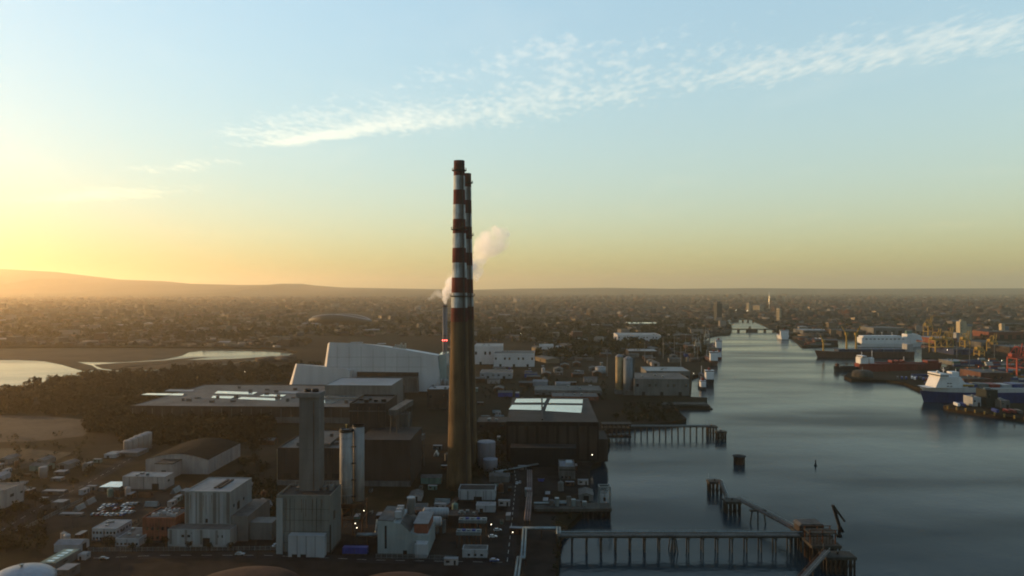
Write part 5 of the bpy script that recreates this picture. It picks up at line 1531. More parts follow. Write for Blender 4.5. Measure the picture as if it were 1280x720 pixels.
for k, (a, c_, yb, yt, yk, lab) in enumerate(((66, 80, 594, 590, 587, 'topmost small yard roof above the cluttered yard'), (63, 76, 602, 598, 595.5, 'second small yard roof below the topmost'), (52, 80, 618, 614, 611.5, 'long thin yard roof across the cluttered yard'), (64, 79, 636, 628, 624, 'small white box hut at the yard foot'), (47, 56, 627, 623.5, 621, 'tiny flat roof at the yard road side'), (73, 102, 645, 642.5, 640, 'low grey slab roof beside the car park'))):
    b = B('yard_hut', lab, 'hut', a, c_, yb, yt, yk=yk, wall=m_gconc, roof=m_roofl, par=0); b.box('doorway', m_black, b.w * .3, b.w * .5, -.08, .03, 0, min(1.8, b.h * .8))
tank('small upright tank in the cluttered yard', 54, 597, 2.6, 7, .6, m_buff, m_buff, ring=False)

# ------------------------------------------------------------------ parked cars
cb = MB().profile([(-2.15, .35), (2.15, .35), (2.2, .75), (1.2, .92), (-2.1, .98), (-2.2, .7)], -.88, .88).mesh('body')
cg = MB().add([(-1.9, -.8, .97), (1.0, -.8, .93), (1.0, .8, .93), (-1.9, .8, .97), (-1.4, -.66, 1.46), (.25, -.66, 1.46), (.25, .66, 1.46), (-1.4, .66, 1.46)], [(0, 1, 5, 4), (1, 2, 6, 5), (2, 3, 7, 6), (3, 0, 4, 7)]).mesh('glasshouse')
cr_ = MB().box(-1.42, .28, -.68, .68, 1.461, 1.5).mesh('roof')
cw = MB().lathe([(.33, -.11), (.33, .11)], 12, M=Matrix.Rotation(R(90), 4, 'X')).mesh('wheel')
cg.materials.append(m_glass); cw.materials.append(m_rubber)
cols = [('white', (.6, .6, .6)), ('silver', (.35, .36, .37)), ('black', (.02, .02, .02)), ('red', (.25, .02, .02)), ('blue', (.03, .06, .2))]
bod = []
for nm, cl in cols:
    bb, rr = cb.copy(), cr_.copy()
    m = mat('car_' + nm, cl, .25, .1, var=.05, spec=.6)
    bb.materials.append(m); rr.materials.append(m); bod.append((nm, bb, rr))
rcar = random.Random(3)


def car(px, py, rz, ci, label):
    p = G(px, py); p.z = LAND + .06
    nm, bb, rr = bod[ci]
    t = thing('parked_car', label, 'car', p, rz, 'cars parked in the works')
    link('body', bb, t); link('glasshouse', cg, t); link('roof', rr, t)
    for x in (-1.35, 1.35):
        for y in (-.8, .8): o = link('wheel', cw, t); o.location = (x, y, .33)


for r_, (y0, x0, n) in enumerate(((633, 131, 5), (637, 127, 7), (641.5, 123, 8), (644.5, 117, 7), (631, 160, 3))):
    for k in range(n):
        if rcar.random() < .78:
            ci = rcar.choice((0, 0, 0, 1, 1, 2, 3, 4))
            car(x0 + k * 6.0 + rcar.uniform(-.6, .6), y0 + rcar.uniform(-.3, .3), R(84) + rcar.uniform(-.05, .05), ci, bod[ci][0] + ' car parked in the car park row %s' % ('nearest the barrel hall', 'second from the barrel hall', 'third from the barrel hall', 'nearest the office block', 'by the brick workshop')[r_])
for px, py, rz, ci, lab in ((345, 683, R(70), 0, 'white van-like car parked beside the boiler house corner'), (616, 672, R(10), 0, 'white car parked beside the cooler banks'), (622, 664, R(15), 1, 'silver car parked behind the cooler banks'), (646, 605, R(90), 0, 'white car parked by the brown pipe rack'), (650, 604, R(80), 1, 'silver car parked by the brown pipe rack'), (618, 702, R(5), 4, 'blue car on the yard road by the plant room'), (680, 575, R(20), 1, 'silver car on the quay behind the river kiosk'),
                            (300, 694, R(3), 1, 'silver car on the road below the process hall'), (130, 700, R(0), 2, 'black car on the road below the offices')):
    car(px, py, rz, ci, lab)

# ------------------------------------------------------------------ lamps that are lit, and plain lamp columns
lp = MB().tube((0, 0, -.2), (0, 0, 1), .12, 6, .08).mesh('pole'); lp.materials.append(m_steel)
lh = MB().box(-.7, .1, -.2, .2, 0, .22).mesh('lamp_head'); lh.materials.append(m_steel)
ll = MB().lathe([(.05, -.2), (.18, -.06), (.18, .06), (.05, .14)], 8).mesh('lamp'); ll.materials.append(m_lamp)
for px, py, h_, lit, lab in ((419, 662, 12, 1, 'lit work lamp beside the boiler house flank'), (444, 680, 10, 1, 'lit work lamp under the round flues'), (446, 686, 10, 1, 'lower lit work lamp under the round flues'), (455, 668, 12, 1, 'lit work lamp behind the round flues'), (641, 692, 10, 1, 'lit lamp on the quay road by the pipe bridge'), (614, 676, 8, 1, 'lit lamp by the cooler banks'), (803, 494, 9, 1, 'lit lamp on the river shed front'), (867, 475, 9, 1, 'lit lamp on the quay beside the dark coaster'),
                             (1252, 470, 22, 1, 'lit yard lamp left of the red gantry'), (1236, 462, 14, 1, 'lit yard lamp among the containers'), (1184, 452, 20, 1, 'lit yard lamp below the yellow gantries'), (651, 424, 14, 1, 'lit street lamp in the city beyond the white stores'), (306, 480, 16, 1, 'lit lamp beyond the long hall'), (920, 392.5, 20, 1, 'lit street lamp on the far quay at the river end'), (934, 393, 18, 1, 'second lit street lamp on the far quay at the river end'),
                             (240, 690, 9, 0, 'unlit lamp column below the process hall'), (320, 699, 9, 0, 'unlit lamp column below the boiler house'), (90, 665, 9, 0, 'unlit lamp column left of the offices'), (30, 655, 9, 0, 'unlit lamp column by the warehouse road'), (520, 702, 9, 0, 'unlit lamp column below the gabled plant'), (700, 610, 9, 0, 'unlit lamp column by the river kiosk'), (150, 720, 11, 0, 'unlit lamp column behind the rust brown tank')):
    t = thing('lamp_column', lab, 'lamp', G(px, py), 0)
    o = link('pole', lp, t); o.scale = (1, 1, h_)
    if lit: o = link('lamp', ll, t); o.location = (0, 0, h_ + .2); o.scale = [max(1, G(px, py).y / 650)] * 3
    else: o = link('lamp_head', lh, t); o.location = (0, 0, h_)

# ------------------------------------------------------------------ city houses and blocks, one by one as far as they can be told apart
RIVER_POLY = [(p.x, p.y) for p in lb + rb] + [(2400, 900), (2400, -900), (22, -900)]
STRAND_POLY = [(p.x, p.y) for p in strand]
KEEP = [(150, 470, 520, 530), (360, 420, 565, 530), (330, 530, 760, 720), (0, 530, 330, 720), (590, 428, 672, 462), (740, 444, 866, 500), (630, 495, 860, 590), (668, 481, 752, 503), (1140, 424, 1290, 530), (1195, 398, 1222, 430), (1250, 402, 1264, 418), (384, 384, 468, 407), (0, 455, 330, 530), (1060, 462, 1200, 492)]


def free(px, py, rad=14):
    p = G(px, py)
    for dx, dy in ((0, 0), (rad, 0), (-rad, 0), (0, rad), (0, -rad)):
        if inside(p.x + dx, p.y + dy, RIVER_POLY) or inside(p.x + dx, p.y + dy, STRAND_POLY): return False
    return not any(a <= px <= c and b_ <= py <= d for a, b_, c, d in KEEP)


def gable(w=1.0, d=1.0, h=.66):
    wl = MB().profile([(-w / 2, -.02), (w / 2, -.02), (w / 2, h), (0, .98), (-w / 2, h)], -d / 2, d / 2).mesh('wall')
    rf = MB().add([(-w * .54, -d * .53, h - .03), (0, -d * .53, 1.03), (w * .54, -d * .53, h - .03), (-w * .54, d * .53, h - .03), (0, d * .53, 1.03), (w * .54, d * .53, h - .03)], [(0, 1, 4, 3), (1, 2, 5, 4)]).mesh('roof')
    return wl, rf


def flatb():
    wl = MB().box(-.5, .5, -.5, .5, -.02, 1).mesh('wall')
    rf = MB().box(-.47, .47, -.47, .47, 1.002, 1.03).mesh('roof')
    return wl, rf


WALLS = [('cream', (.19, .145, .095)), ('grey', (.08, .07, .062)), ('brick', (.10, .045, .03)), ('pale', (.25, .22, .19)), ('brown', (.055, .038, .027))]
KINDS = []
for nm, cl in WALLS:
    m = mat('city_' + nm, cl, .8, var=.25, scale=.05)
    for kd, mk_, rm in (('gabled house row', gable, m_roofd), ('flat roofed block', flatb, m_roofg), ('gabled warehouse', lambda: gable(h=.8), m_roofl if nm in ('pale', 'grey') else m_roofg)):
        wl, rf = mk_(); wl.materials.append(m); rf.materials.append(rm)
        KINDS.append((nm, kd, wl, rf))
m_mirror = mat('sunlit_glass', (.35, .30, .24), .10, .75, var=.1, spec=.9)
rcity = random.Random(12)
n_b, tries = 0, 0
placed = []
while n_b < 290 and tries < 9000:
    tries += 1
    py = 389 + 66 * rcity.random() ** 1.35
    px = rcity.uniform(-30, 1310)
    if not free(px, py, 22): continue
    p = G(px, py)
    if any((p.x - q[0]) ** 2 + (p.y - q[1]) ** 2 < q[2] for q in placed): continue
    port = 590 < px < 905
    nm, kd, wl, rf = KINDS[rcity.randrange(len(KINDS))]
    if kd.startswith('gabled house'): s = (rcity.uniform(9, 11), rcity.uniform(14, 44), rcity.uniform(8, 11))
    elif kd.startswith('flat'): s = (rcity.uniform(14, 34), rcity.uniform(14, 30), rcity.uniform(8, 24) * (1.3 if py < 400 else .8))
    else: s = (rcity.uniform(16, 28), rcity.uniform(26, 60), rcity.uniform(7, 11))
    zone = 'in the suburb beyond the tidal strand' if px < 380 else 'in the city beyond the waste plant' if px < 590 else 'among the works bank streets' if px < 905 else 'in the city beyond the port basins'
    sz = ('long ' if s[1] > 40 else 'short ' if s[1] < 20 else '') + ('tall ' if s[2] > 15 else 'low ' if s[2] < 8.5 else '')
    t = thing('city_building', '%s%s %s %s' % (sz, nm, kd, zone), 'building', p, rcity.choice((0, R(90))) + rcity.uniform(-.5, .5), 'buildings of the city beyond the works')
    t.scale = s
    link('wall', wl, t); link('roof', rf, t)
    placed.append((p.x, p.y, max(s[0], s[1]) ** 2 * .8)); n_b += 1
# glass fronted blocks turned so that their flank mirrors the low sun
mir_w = MB().box(-.5, .5, -.5, .5, -.02, 1).mesh('wall'); mir_w.materials.append(MATS['city_grey'])
mir_g = MB().box(-.46, .46, -.53, -.501, .12, .9).mesh('glass_front'); mir_g.materials.append(m_mirror)
for k, (px, py, w_, h_) in enumerate(((478, 401, 22, 22), (489, 401.5, 20, 20), (604, 379.5, 30, 14), (652, 376, 26, 16), (424, 416, 24, 9), (488, 393, 20, 12), (370, 389, 22, 12), (396, 388, 18, 12), (415, 389, 16, 12), (700, 407, 20, 12), (720, 404, 24, 16), (685, 409, 30, 12), (832, 387, 22, 16), (905, 388, 30, 18), (915, 387, 26, 16), (1012, 386, 18, 14), (540, 382, 24, 10), (206, 398, 26, 10), (278, 399, 20, 12), (346, 398, 20, 10), (1095, 392, 30, 14), (1068, 401, 20, 14))):
    p = G(px, py)
    cam_az = math.atan2(-p.x, -p.y)
    v1, v2 = Vector((math.sin(cam_az), math.cos(cam_az))), Vector((math.sin(SUN_AZ), math.cos(SUN_AZ)))
    nrm = (v1 + v2).normalized()
    t = thing('glass_block', '%s office block whose glass flank catches the low sun, %s' % ('tall' if h_ > 15 else 'low' if h_ < 12 else 'middling', 'in the suburb beyond the strand' if px < 380 else 'beyond the waste plant' if px < 590 else 'beyond the white stores' if px < 860 else 'near the city spire' if px < 950 else 'beyond the port basins'), 'building', p, math.atan2(nrm.y, nrm.x) + R(90) + rcity.uniform(-.04, .04), 'sunlit glass fronted blocks of the city')
    t.scale = (w_, w_ * .8, h_)
    link('wall', mir_w, t); link('glass_front', mir_g, t)

# the far city, too small to count: one mass
import numpy as np


def boxes_mesh(name, rows, mats):
    """rows: x, y, yaw, w, d, h, material index"""
    a = np.array(rows, dtype=np.float64)
    n = len(a)
    u = np.array([(-.5, -.5, 0), (.5, -.5, 0), (.5, .5, 0), (-.5, .5, 0), (-.5, -.5, 1), (.5, -.5, 1), (.5, .5, 1), (-.5, .5, 1)])
    q = np.array([(4, 5, 6, 7), (0, 1, 5, 4), (1, 2, 6, 5), (2, 3, 7, 6), (3, 0, 4, 7)])
    lx, ly, lz = u[None, :, 0] * a[:, 3:4], u[None, :, 1] * a[:, 4:5], u[None, :, 2] * a[:, 5:6]
    c, s = np.cos(a[:, 2:3]), np.sin(a[:, 2:3])
    V = np.stack([a[:, 0:1] + lx * c - ly * s, a[:, 1:2] + lx * s + ly * c, LAND - .1 + lz], -1).reshape(-1, 3)
    Fc = (q[None] + 8 * np.arange(n)[:, None, None]).reshape(-1, 4)
    o = quads(name, V, Fc, mats)
    o.data.polygons.foreach_set('material_index', np.repeat(a[:, 6].astype(np.int32), 5))
    return o


def quads(name, V, Fc, mats, kind='stuff'):
    me = bpy.data.meshes.new(name)
    me.vertices.add(len(V)); me.vertices.foreach_set('co', V.astype(np.float32).ravel())
    me.loops.add(Fc.size); me.loops.foreach_set('vertex_index', Fc.astype(np.int32).ravel())
    me.polygons.add(len(Fc)); me.polygons.foreach_set('loop_start', (np.arange(len(Fc)) * Fc.shape[1]).astype(np.int32))
    for m in mats: me.materials.append(m)
    me.update(calc_edges=True)
    o = link(name, me); o['kind'] = kind
    return o


rows = []
while len(rows) < 15000:
    py = 361.6 + 36 * rcity.random() ** 1.15 if len(rows) < 12500 else rcity.uniform(397, 452)
    px = rcity.uniform(-260, 1540)
    if py > 390 and not free(px, py, 12): continue
    p = G(px, py)
    far = min(1.0, p.y / 9000)
    big = rcity.random() < .07
    h_ = rcity.uniform(5, 11) * (1 + far * .5) * (rcity.uniform(1.4, 2.6) if big else 1)
    if py > 397: h_ = rcity.uniform(3, 6)
    rows.append((p.x, p.y, rcity.uniform(0, 3.1), rcity.uniform(8, 26) * (1 + far * 2.5), rcity.uniform(8, 14) * (1 + far), h_, rcity.choice((0, 1, 1, 1, 2, 2, 2, 2, 4, 4, 4, 4, 4, 5, 5, 5, 5, 5, 5, 5, 5, rcity.choice((3, 4, 5))))))
o = boxes_mesh('far_city', rows, [MATS['city_' + w[0]] for w in WALLS] + [m_roofd])
tag(o, 'mass of low roofs and blocks of the far city up to the horizon', 'city')

# ------------------------------------------------------------------ trees
m_leaf = mat('foliage_brown', (.036, .026, .012), .95, var=.5, scale=.02, col2=(.020, .015, .007), spec=.02)
m_leaf2 = mat('foliage_green', (.030, .030, .013), .95, var=.5, scale=.02, col2=(.016, .016, .007), spec=.02)
m_bark = mat('bark', (.04, .03, .022), .95, var=.3, scale=1.0)
npr = np.random.default_rng(4)


def leaf_cloud(C, Rr, n, size):
    """n small tilted leaf clumps in each crown (centre C, radii Rr)"""
    k = len(C)
    d = npr.normal(size=(k, n, 3)); d /= np.linalg.norm(d, axis=2, keepdims=True)
    r = npr.uniform(.35, 1.0, (k, n, 1)) ** .5
    lump = 1 + .25 * np.sin(d[..., :1] * 5 + npr.uniform(0, 6, (k, 1, 1))) * np.cos(d[..., 1:2] * 4 + npr.uniform(0, 6, (k, 1, 1)))
    P = C[:, None, :] + d * r * lump * Rr[:, None, :]
    a = npr.normal(size=(k, n, 3)); a /= np.linalg.norm(a, axis=2, keepdims=True)
    b_ = np.cross(a, npr.normal(size=(k, n, 3))); b_ /= np.linalg.norm(b_, axis=2, keepdims=True)
    s = npr.uniform(.6, 1.4, (k, n, 1)) * size * Rr[:, None, :1] / 4.0
    V = np.stack([P - a * s, P - b_ * s * .8, P + a * s * 1.1, P + b_ * s * .7], 2).reshape(-1, 3)
    return V, np.arange(len(V)).reshape(-1, 4)


def wood(name, label, regions, n, rmin, rmax, leaves, size, m, avoid=True, seed=1):
    q = random.Random(seed)
    C, Rr = [], []
    g = 0
    while len(C) < n and g < n * 20:
        g += 1
        reg = q.choice(regions)
        px, py = q.uniform(reg[0], reg[2]), q.uniform(reg[1], reg[3])
        p = G(px, py)
        if inside(p.x, p.y, RIVER_POLY) or inside(p.x, p.y, STRAND_POLY): continue
        if len(reg) > 4 and not reg[4](px, py): continue
        r = q.uniform(rmin, rmax)
        C.append((p.x, p.y, LAND + r * .75)); Rr.append((r, r, r * q.uniform(.75, 1.15)))
    V, Fc = leaf_cloud(np.array(C), np.array(Rr), leaves, size)
    o = quads(name, V, Fc, [m])
    return tag(o, label, 'trees')


def shore(px, py):        # landward of the strand and clear of the field and the long hall
    return py < 519 + max(0, (px - 60)) * .0 or px > 118
wood('woodland', 'dark brown wood covering the shore between the strand and the long hall', [(-60, 462, 160, 519), (60, 468, 200, 519), (120, 460, 262, 486, lambda x, y: y > 492 - (x - 120) * .22), (110, 505, 165, 540), (150, 526, 340, 556)], 1700, 2.0, 6.4, 84, 1.0, m_leaf, seed=2)
wood('woodland', 'belt of trees and hedges along the far side of the strand', [(-60, 424, 390, 433.5), (200, 456, 400, 478, lambda x, y: y < 484 - (x - 240) * .04)], 500, 3.0, 5.5, 50, 1.2, m_leaf, seed=3)
wood('city_trees', 'brown-green trees filling the gaps between far city buildings', [(-100, 366, 1400, 424, lambda x, y: free(x, y, 5)), (-100, 372, 600, 424, lambda x, y: free(x, y, 5)), (590, 400, 880, 450, lambda x, y: free(x, y, 5))], 3600, 4.0, 9.0, 22, 1.8, m_leaf2, seed=4)
wood('scrub', 'low dark scrub along the works banks and verges', [(0, 545, 330, 600, lambda x, y: not (118 < x < 302 and y > 556)), (-40, 600, 60, 690), (780, 505, 850, 527, lambda x, y: x < 845 - (y - 510) * -.8), (300, 600, 345, 650), (600, 470, 760, 500), (590, 540, 640, 600)], 900, 1.0, 2.4, 22, 1.2, m_leaf2, seed=5)
wood('scrub', 'weedy rocks and scrub along the water edge of the works', [(690, 640, 735, 720), (740, 552, 764, 580), (790, 519, 856, 530)], 120, .8, 1.7, 16, 1.2, m_leaf2, seed=6)

# single trees about the works
protos = []
for v in range(4):
    q = random.Random(v)
    tb = MB(); h_ = 3.2
    tb.tube((0, 0, -.3), (.2, .1, h_), .28, 7, .18)
    lb_ = []
    for k in range(5):
        a = k * 1.26 + q.uniform(-.3, .3)
        e = (math.cos(a) * 1.6, math.sin(a) * 1.6, h_ + q.uniform(1.2, 2.6)); tb.tube((.2, .1, h_ - .4), e, .14, 5, .05); lb_.append(e)
    tme = tb.mesh('trunk'); tme.materials.append(m_bark)
    C = np.array([(e[0], e[1], e[2]) for e in lb_] + [(.2, .1, h_ + 2.8)]); Rr = np.array([(1.7, 1.7, 1.5)] * 5 + [(2.0, 2.0, 1.9)])
    V, Fc = leaf_cloud(C, Rr, 60, .75)
    co = quads('crown', V, Fc, [m_leaf if v % 2 else m_leaf2]); cme = co.data
    bpy.data.objects.remove(co)
    protos.append((tme, cme))
for k, (px, py, s, place) in enumerate([(x, y, s, 'along the road verge left of the offices') for x, y, s in ((20, 646, 1.1), (44, 634, 1.2), (92, 612, 1.0), (112, 598, 1.2), (6, 690, 1.1), (28, 675, .9))] +
                                [(x, y, s, 'between the barrel hall and the brown boiler hall') for x, y, s in ((305, 590, 1.4), (318, 584, 1.2), (330, 596, 1.3), (312, 606, 1.0), (338, 618, 1.1), (318, 570, 1.3), (300, 602, 1.0))] +
                                [(x, y, s, 'on the bank in front of the process hall') for x, y, s in ((236, 688, .6), (262, 689, .55), (288, 689, .6), (186, 684, .6), (206, 684, .7), (165, 690, .6))] +
                                [(x, y, s, 'on the grass in front of the little offices') for x, y, s in ((136, 682, .7), (142, 684, .6), (130, 680, .5))] +
                                [(x, y, s, 'on the point beside the thin jetty') for x, y, s in ((788, 524, 1.0), (806, 521, 1.2), (822, 520, 1.0), (836, 519, .9), (770, 527, 1.1))]):
    tme, cme = protos[k % 4]
    t = thing('small_tree', 'small bushy tree ' + place, 'tree', G(px, py), k * 1.7, 'small trees about the works')
    t.scale = (s, s, s)
    link('trunk', tme, t); link('crown', cme, t)

# ------------------------------------------------------------------ clutter of a working site: cabins, skips, small tanks, pipe stacks
m_wood = mat('crate_timber', (.16, .10, .055), .9, var=.3, scale=.5)
SITE = {}


def proto(name, parts):
    SITE[name] = [(pn, me) for pn, me in parts]


def pm_(mb, name, m):
    me = mb.mesh(name); me.materials.append(m); return me


CLR = {'white': m_wpanel, 'grey': m_grey, 'blue': m_blue, 'rust': m_rust, 'green': m_green, 'buff': None}
CLR['buff'] = m_buff
for cn, m in CLR.items():
    proto('portable_cabin ' + cn, [('wall', pm_(MB().box(-3, 3, -1.25, 1.25, 0, 2.7), 'wall', m)), ('roof', pm_(MB().box(-3.1, 3.1, -1.35, 1.35, 2.71, 2.85), 'roof', m_roofl)), ('door', pm_(MB().box(1.2, 2.1, -1.3, -1.24, .1, 2.1), 'door', m_black)), ('window', pm_(MB().box(-2.2, -.6, -1.3, -1.24, 1.1, 2.1), 'window', m_glass))])
    proto('waste_skip ' + cn, [('body', pm_(MB().profile([(-1.5, 0), (1.5, 0), (2.1, 1.6), (-2.1, 1.6)], -.9, .9), 'body', m)), ('load', pm_(MB().box(-1.8, 1.8, -.8, .8, 1.4, 1.75), 'load', m_dconc))])
    proto('upright_tank ' + cn, [('shell', pm_(MB().lathe([(1.6, 0), (1.6, 4.6), (.9, 5.2)], 16), 'shell', m)), ('leg_ring', pm_(MB().lathe([(1.75, 0), (1.75, .4)], 16), 'leg_ring', m_gconc)), ('vent', pm_(MB().tube((0, 0, 5.1), (0, 0, 6.2), .15, 6), 'vent', m_pipe))])
    proto('equipment_shed ' + cn, [('wall', pm_(MB().profile([(-4, -.1), (4, -.1), (4, 3.4), (0, 4.6), (-4, 3.4)], -6, 6), 'wall', m)), ('roof', pm_(MB().add([(-4.2, -6.2, 3.45), (0, -6.2, 4.72), (4.2, -6.2, 3.45), (-4.2, 6.2, 3.45), (0, 6.2, 4.72), (4.2, 6.2, 3.45)], [(0, 1, 4, 3), (1, 2, 5, 4)]), 'roof', m_roofl if cn == 'white' else m_roofg)), ('door', pm_(MB().box(-1.5, 1.5, -6.1, -5.98, 0, 2.9), 'door', m_black))])
for cn, m in (('grey', m_pipe), ('rust', m_rust)):
    mb = MB()
    for k in range(4):
        for j in range(4 - k): mb.tube((-4, (j - (3 - k) / 2) * .82, .42 + k * .72), (4, (j - (3 - k) / 2) * .82, .42 + k * .72), .4, 8)
    proto('pipe_stack ' + cn, [('pipes', pm_(mb, 'pipes', m)), ('bearer', pm_(MB().box(-2.5, -2.2, -2, 2, 0, .03).box(2.2, 2.5, -2, 2, 0, .03), 'bearer', m_wood))])
proto('lorry_trailer white', [('body', pm_(MB().box(-6, 6, -1.25, 1.25, 1.1, 3.9), 'body', m_ship)), ('chassis', pm_(MB().box(-5.8, 5.8, -.5, .5, .7, 1.09), 'chassis', m_black)), ('wheel', pm_(MB().lathe([(.5, -1.2), (.5, 1.2)], 10, M=Matrix.Translation((-4, 0, .5)) @ Matrix.Rotation(R(90), 4, 'X')), 'wheel', m_rubber)), ('wheel', pm_(MB().lathe([(.5, -1.2), (.5, 1.2)], 10, M=Matrix.Translation((-2.7, 0, .5)) @ Matrix.Rotation(R(90), 4, 'X')), 'wheel', m_rubber))])
for cn, m in (('red', m_hred), ('blue', m_blue), ('grey', m_grey)):
    p_ = [x for x in SITE['lorry_trailer white']]
    p_[0] = ('body', pm_(MB().box(-6, 6, -1.25, 1.25, 1.1, 3.9), 'body', m)); proto('lorry_trailer ' + cn, p_)
TAKEN = []


def put(kind, colour, px, py, rz, place, s=1.0):
    p = G(px, py)
    t = thing(kind, '%s %s %s' % (colour, kind.replace('_', ' '), place), kind.split('_')[-1], (p.x, p.y, LAND + .05), rz, kind.replace('_', ' ') + 's about the site')
    t.scale = (s, s, s)
    for pn, me in SITE[kind + ' ' + colour]: link(pn, me, t)


BOX = []     # footprints already built on, in metres
for o in COL.objects:
    if o.parent or o.get('kind') or o.type not in {'EMPTY', 'MESH'} or o.location.y > 1500 or 'label' not in o: continue
    pts = []
    for c_ in [o] + list(o.children):
        if c_.type == 'MESH':
            for q_ in c_.bound_box: pts.append(Matrix.LocRotScale(o.location, o.rotation_euler, o.scale) @ (Vector(q_) if c_ is o else Matrix.LocRotScale(c_.location, c_.rotation_euler, c_.scale) @ Vector(q_)))
    if pts and o.name.split('.')[0] != 'steam_plume': BOX.append((min(p.x for p in pts) - 2.5, max(p.x for p in pts) + 2.5, min(p.y for p in pts) - 2.5, max(p.y for p in pts) + 2.5))


def clear(p, r=4.0):
    if inside(p.x, p.y, RIVER_POLY) or inside(p.x, p.y, STRAND_POLY): return False
    if any(a - r < p.x < b_ + r and c - r < p.y < d + r for a, b_, c, d in BOX): return False
    return all((p.x - q[0]) ** 2 + (p.y - q[1]) ** 2 > (r + q[2]) ** 2 for q in TAKEN)


rs = random.Random(77)
ZONES = [((505, 602, 570, 640), 8, 'behind the gabled plant'), ((560, 628, 650, 708), 9, 'on the yard by the cooler banks'), ((622, 545, 690, 640), 10, 'beside the brown pipe rack'), ((665, 585, 735, 628), 6, 'on the river quay by the kiosk'),
         ((90, 604, 232, 634), 12, 'above the car park'), ((-5, 578, 124, 650), 22, 'in the cluttered yard by the road'), ((412, 612, 475, 690), 8, 'around the round flues'), ((520, 560, 560, 606), 5, 'by the lower conveyor gallery'),
         ((592, 462, 745, 500), 26, 'beyond the four panel hall'), ((70, 672, 120, 712), 5, 'between the domed tank and the offices'), ((300, 600, 346, 680), 7, 'between the process hall and the boiler house'), ((240, 530, 345, 560), 6, 'in the scrub above the barrel hall'),
         ((600, 506, 640, 545), 6, 'left of the four panel hall'), ((672, 442, 760, 470), 14, 'in the mid port yards'), ((776, 430, 880, 458), 24, 'on the works bank quays')]
for (x0, y0, x1, y1), n, place in ZONES:
    for k in range(n):
        kind = rs.choice(['portable_cabin', 'portable_cabin', 'waste_skip', 'upright_tank', 'equipment_shed', 'pipe_stack'])
        r = {'portable_cabin': 3.4, 'waste_skip': 2.4, 'upright_tank': 2, 'equipment_shed': 6.5, 'pipe_stack': 4.2}[kind]
        far = y0 < 500
        if far and kind in ('waste_skip', 'pipe_stack'): kind, r = 'equipment_shed', 8
        for _ in range(40):
            px, py = rs.uniform(x0, x1), rs.uniform(y0, y1)
            p = G(px, py)
            if clear(p, r):
                colour = rs.choice(['grey', 'rust']) if kind == 'pipe_stack' else rs.choice(['white', 'grey', 'grey', 'grey', 'blue', 'rust', 'rust', 'green', 'buff'])
                put(kind, colour, px, py, GRID + rs.choice((0, R(90))) + rs.uniform(-.06, .06), place, rs.uniform(.9, 1.15) * (1.5 if far else 1))
                TAKEN.append((p.x, p.y, r)); break
# trailers drawn up on the port quays
for px, py, n, rz, place in ((1122, 474, 8, R(-28), 'on the quay edge before the breakwater'), (1140, 474, 8, R(-28), 'second line on the breakwater quay'), (1158, 476, 7, R(-28), 'third line on the breakwater quay'), (1168, 484, 6, R(-5), 'beside the freight ferry bow'), (1196, 508, 6, R(-12), 'on the finger quay before the ferry'), (1244, 516, 5, R(-12), 'at the inland end of the finger quay'), (1012, 424.5, 6, 0, 'on the far bank quay behind the containers')):
    p0 = G(px, py)
    for k in range(n):
        if rs.random() < .2: continue
        q = p0 + Vector((math.cos(rz), math.sin(rz), 0)) * k * 5.2
        if not clear(q, 1.0): continue
        pxq = 640 + q.x / q.y * F; pyq = 360 + (CAM_Z - LAND) * F / q.y
        put('lorry_trailer', rs.choice(['white', 'white', 'red', 'blue', 'grey']), pxq, pyq, rz + R(90), place)
# posts added for sunlit spots on the finger quay, sunlight put into their yellow
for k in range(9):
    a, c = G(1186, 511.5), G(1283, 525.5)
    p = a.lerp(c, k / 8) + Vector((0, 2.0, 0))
    t = thing('mooring_post', 'added mooring post with sunlight put into its yellow, in the row along the finger quay', 'post', p, 0, 'row of mooring posts on the finger quay')
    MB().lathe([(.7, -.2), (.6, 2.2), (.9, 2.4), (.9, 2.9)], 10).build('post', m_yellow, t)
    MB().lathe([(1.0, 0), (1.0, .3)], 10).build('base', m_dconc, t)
# more cranes and quay sheds of the port
gantry_crane('tall yellow gantry crane between the cream tower and the white ferry', G(1206, 438), 34, 15, m_yellow, R(25), boom=18)
gantry_crane('yellow gantry crane beyond the container rows near the slim cream tower', G(1240, 440), 32, 15, m_yellow, R(25), boom=16)
gantry_crane('distant yellow gantry crane on the quay behind the bulk carrier', G(1160, 420), 44, 18, m_yellow, R(25), boom=26)
gantry_crane('grey gantry crane on the works bank quay beside the coasters', G(872, 447), 34, 14, m_pipe, R(80), boom=16)
gantry_crane('grey gantry crane farther up the works bank quay', G(884, 434), 36, 14, m_pipe, R(80), boom=18)
for k, (a, c, yb, yt, yk, lab) in enumerate(((1052, 1082, 421, 414, 411, 'long dark shed behind the basin left of the white ferry'), (1092, 1130, 418, 410, 408, 'grey shed behind the white ferry funnel'), (1168, 1196, 430, 423, 420, 'dark shed between the cranes and the cream tower'), (1226, 1262, 436, 428, 425, 'dark green shed right of the cream tower'), (1262, 1300, 446, 434, 431, 'dark shed beyond the red gantries'), (1004, 1040, 418, 413, 411, 'brown shed on the far bank behind the containers'), (1236, 1278, 424, 415, 413, 'pale long shed behind the slim cream tower'), (830, 868, 436, 430, 428, 'grey quay shed on the works bank'), (786, 822, 446, 439, 436, 'brown quay shed beside the silos'), (840, 876, 424, 419, 417, 'rust coloured shed up the works bank'))):
    b = B('quay_shed', lab, 'shed', a, c, yb, yt, yk=yk, wall=[m_brown, m_grey, m_brick, m_gconc][k % 4], roof=[m_roofd, m_roofg, m_roofl][k % 3], par=.3)
    for j in range(4): b.box('doorway', m_black, b.w * (.08 + .24 * j), b.w * (.2 + .24 * j), -.12, .03, 0, b.h * .6)
    b.vents(4, size=2.4, seed=60 + k)
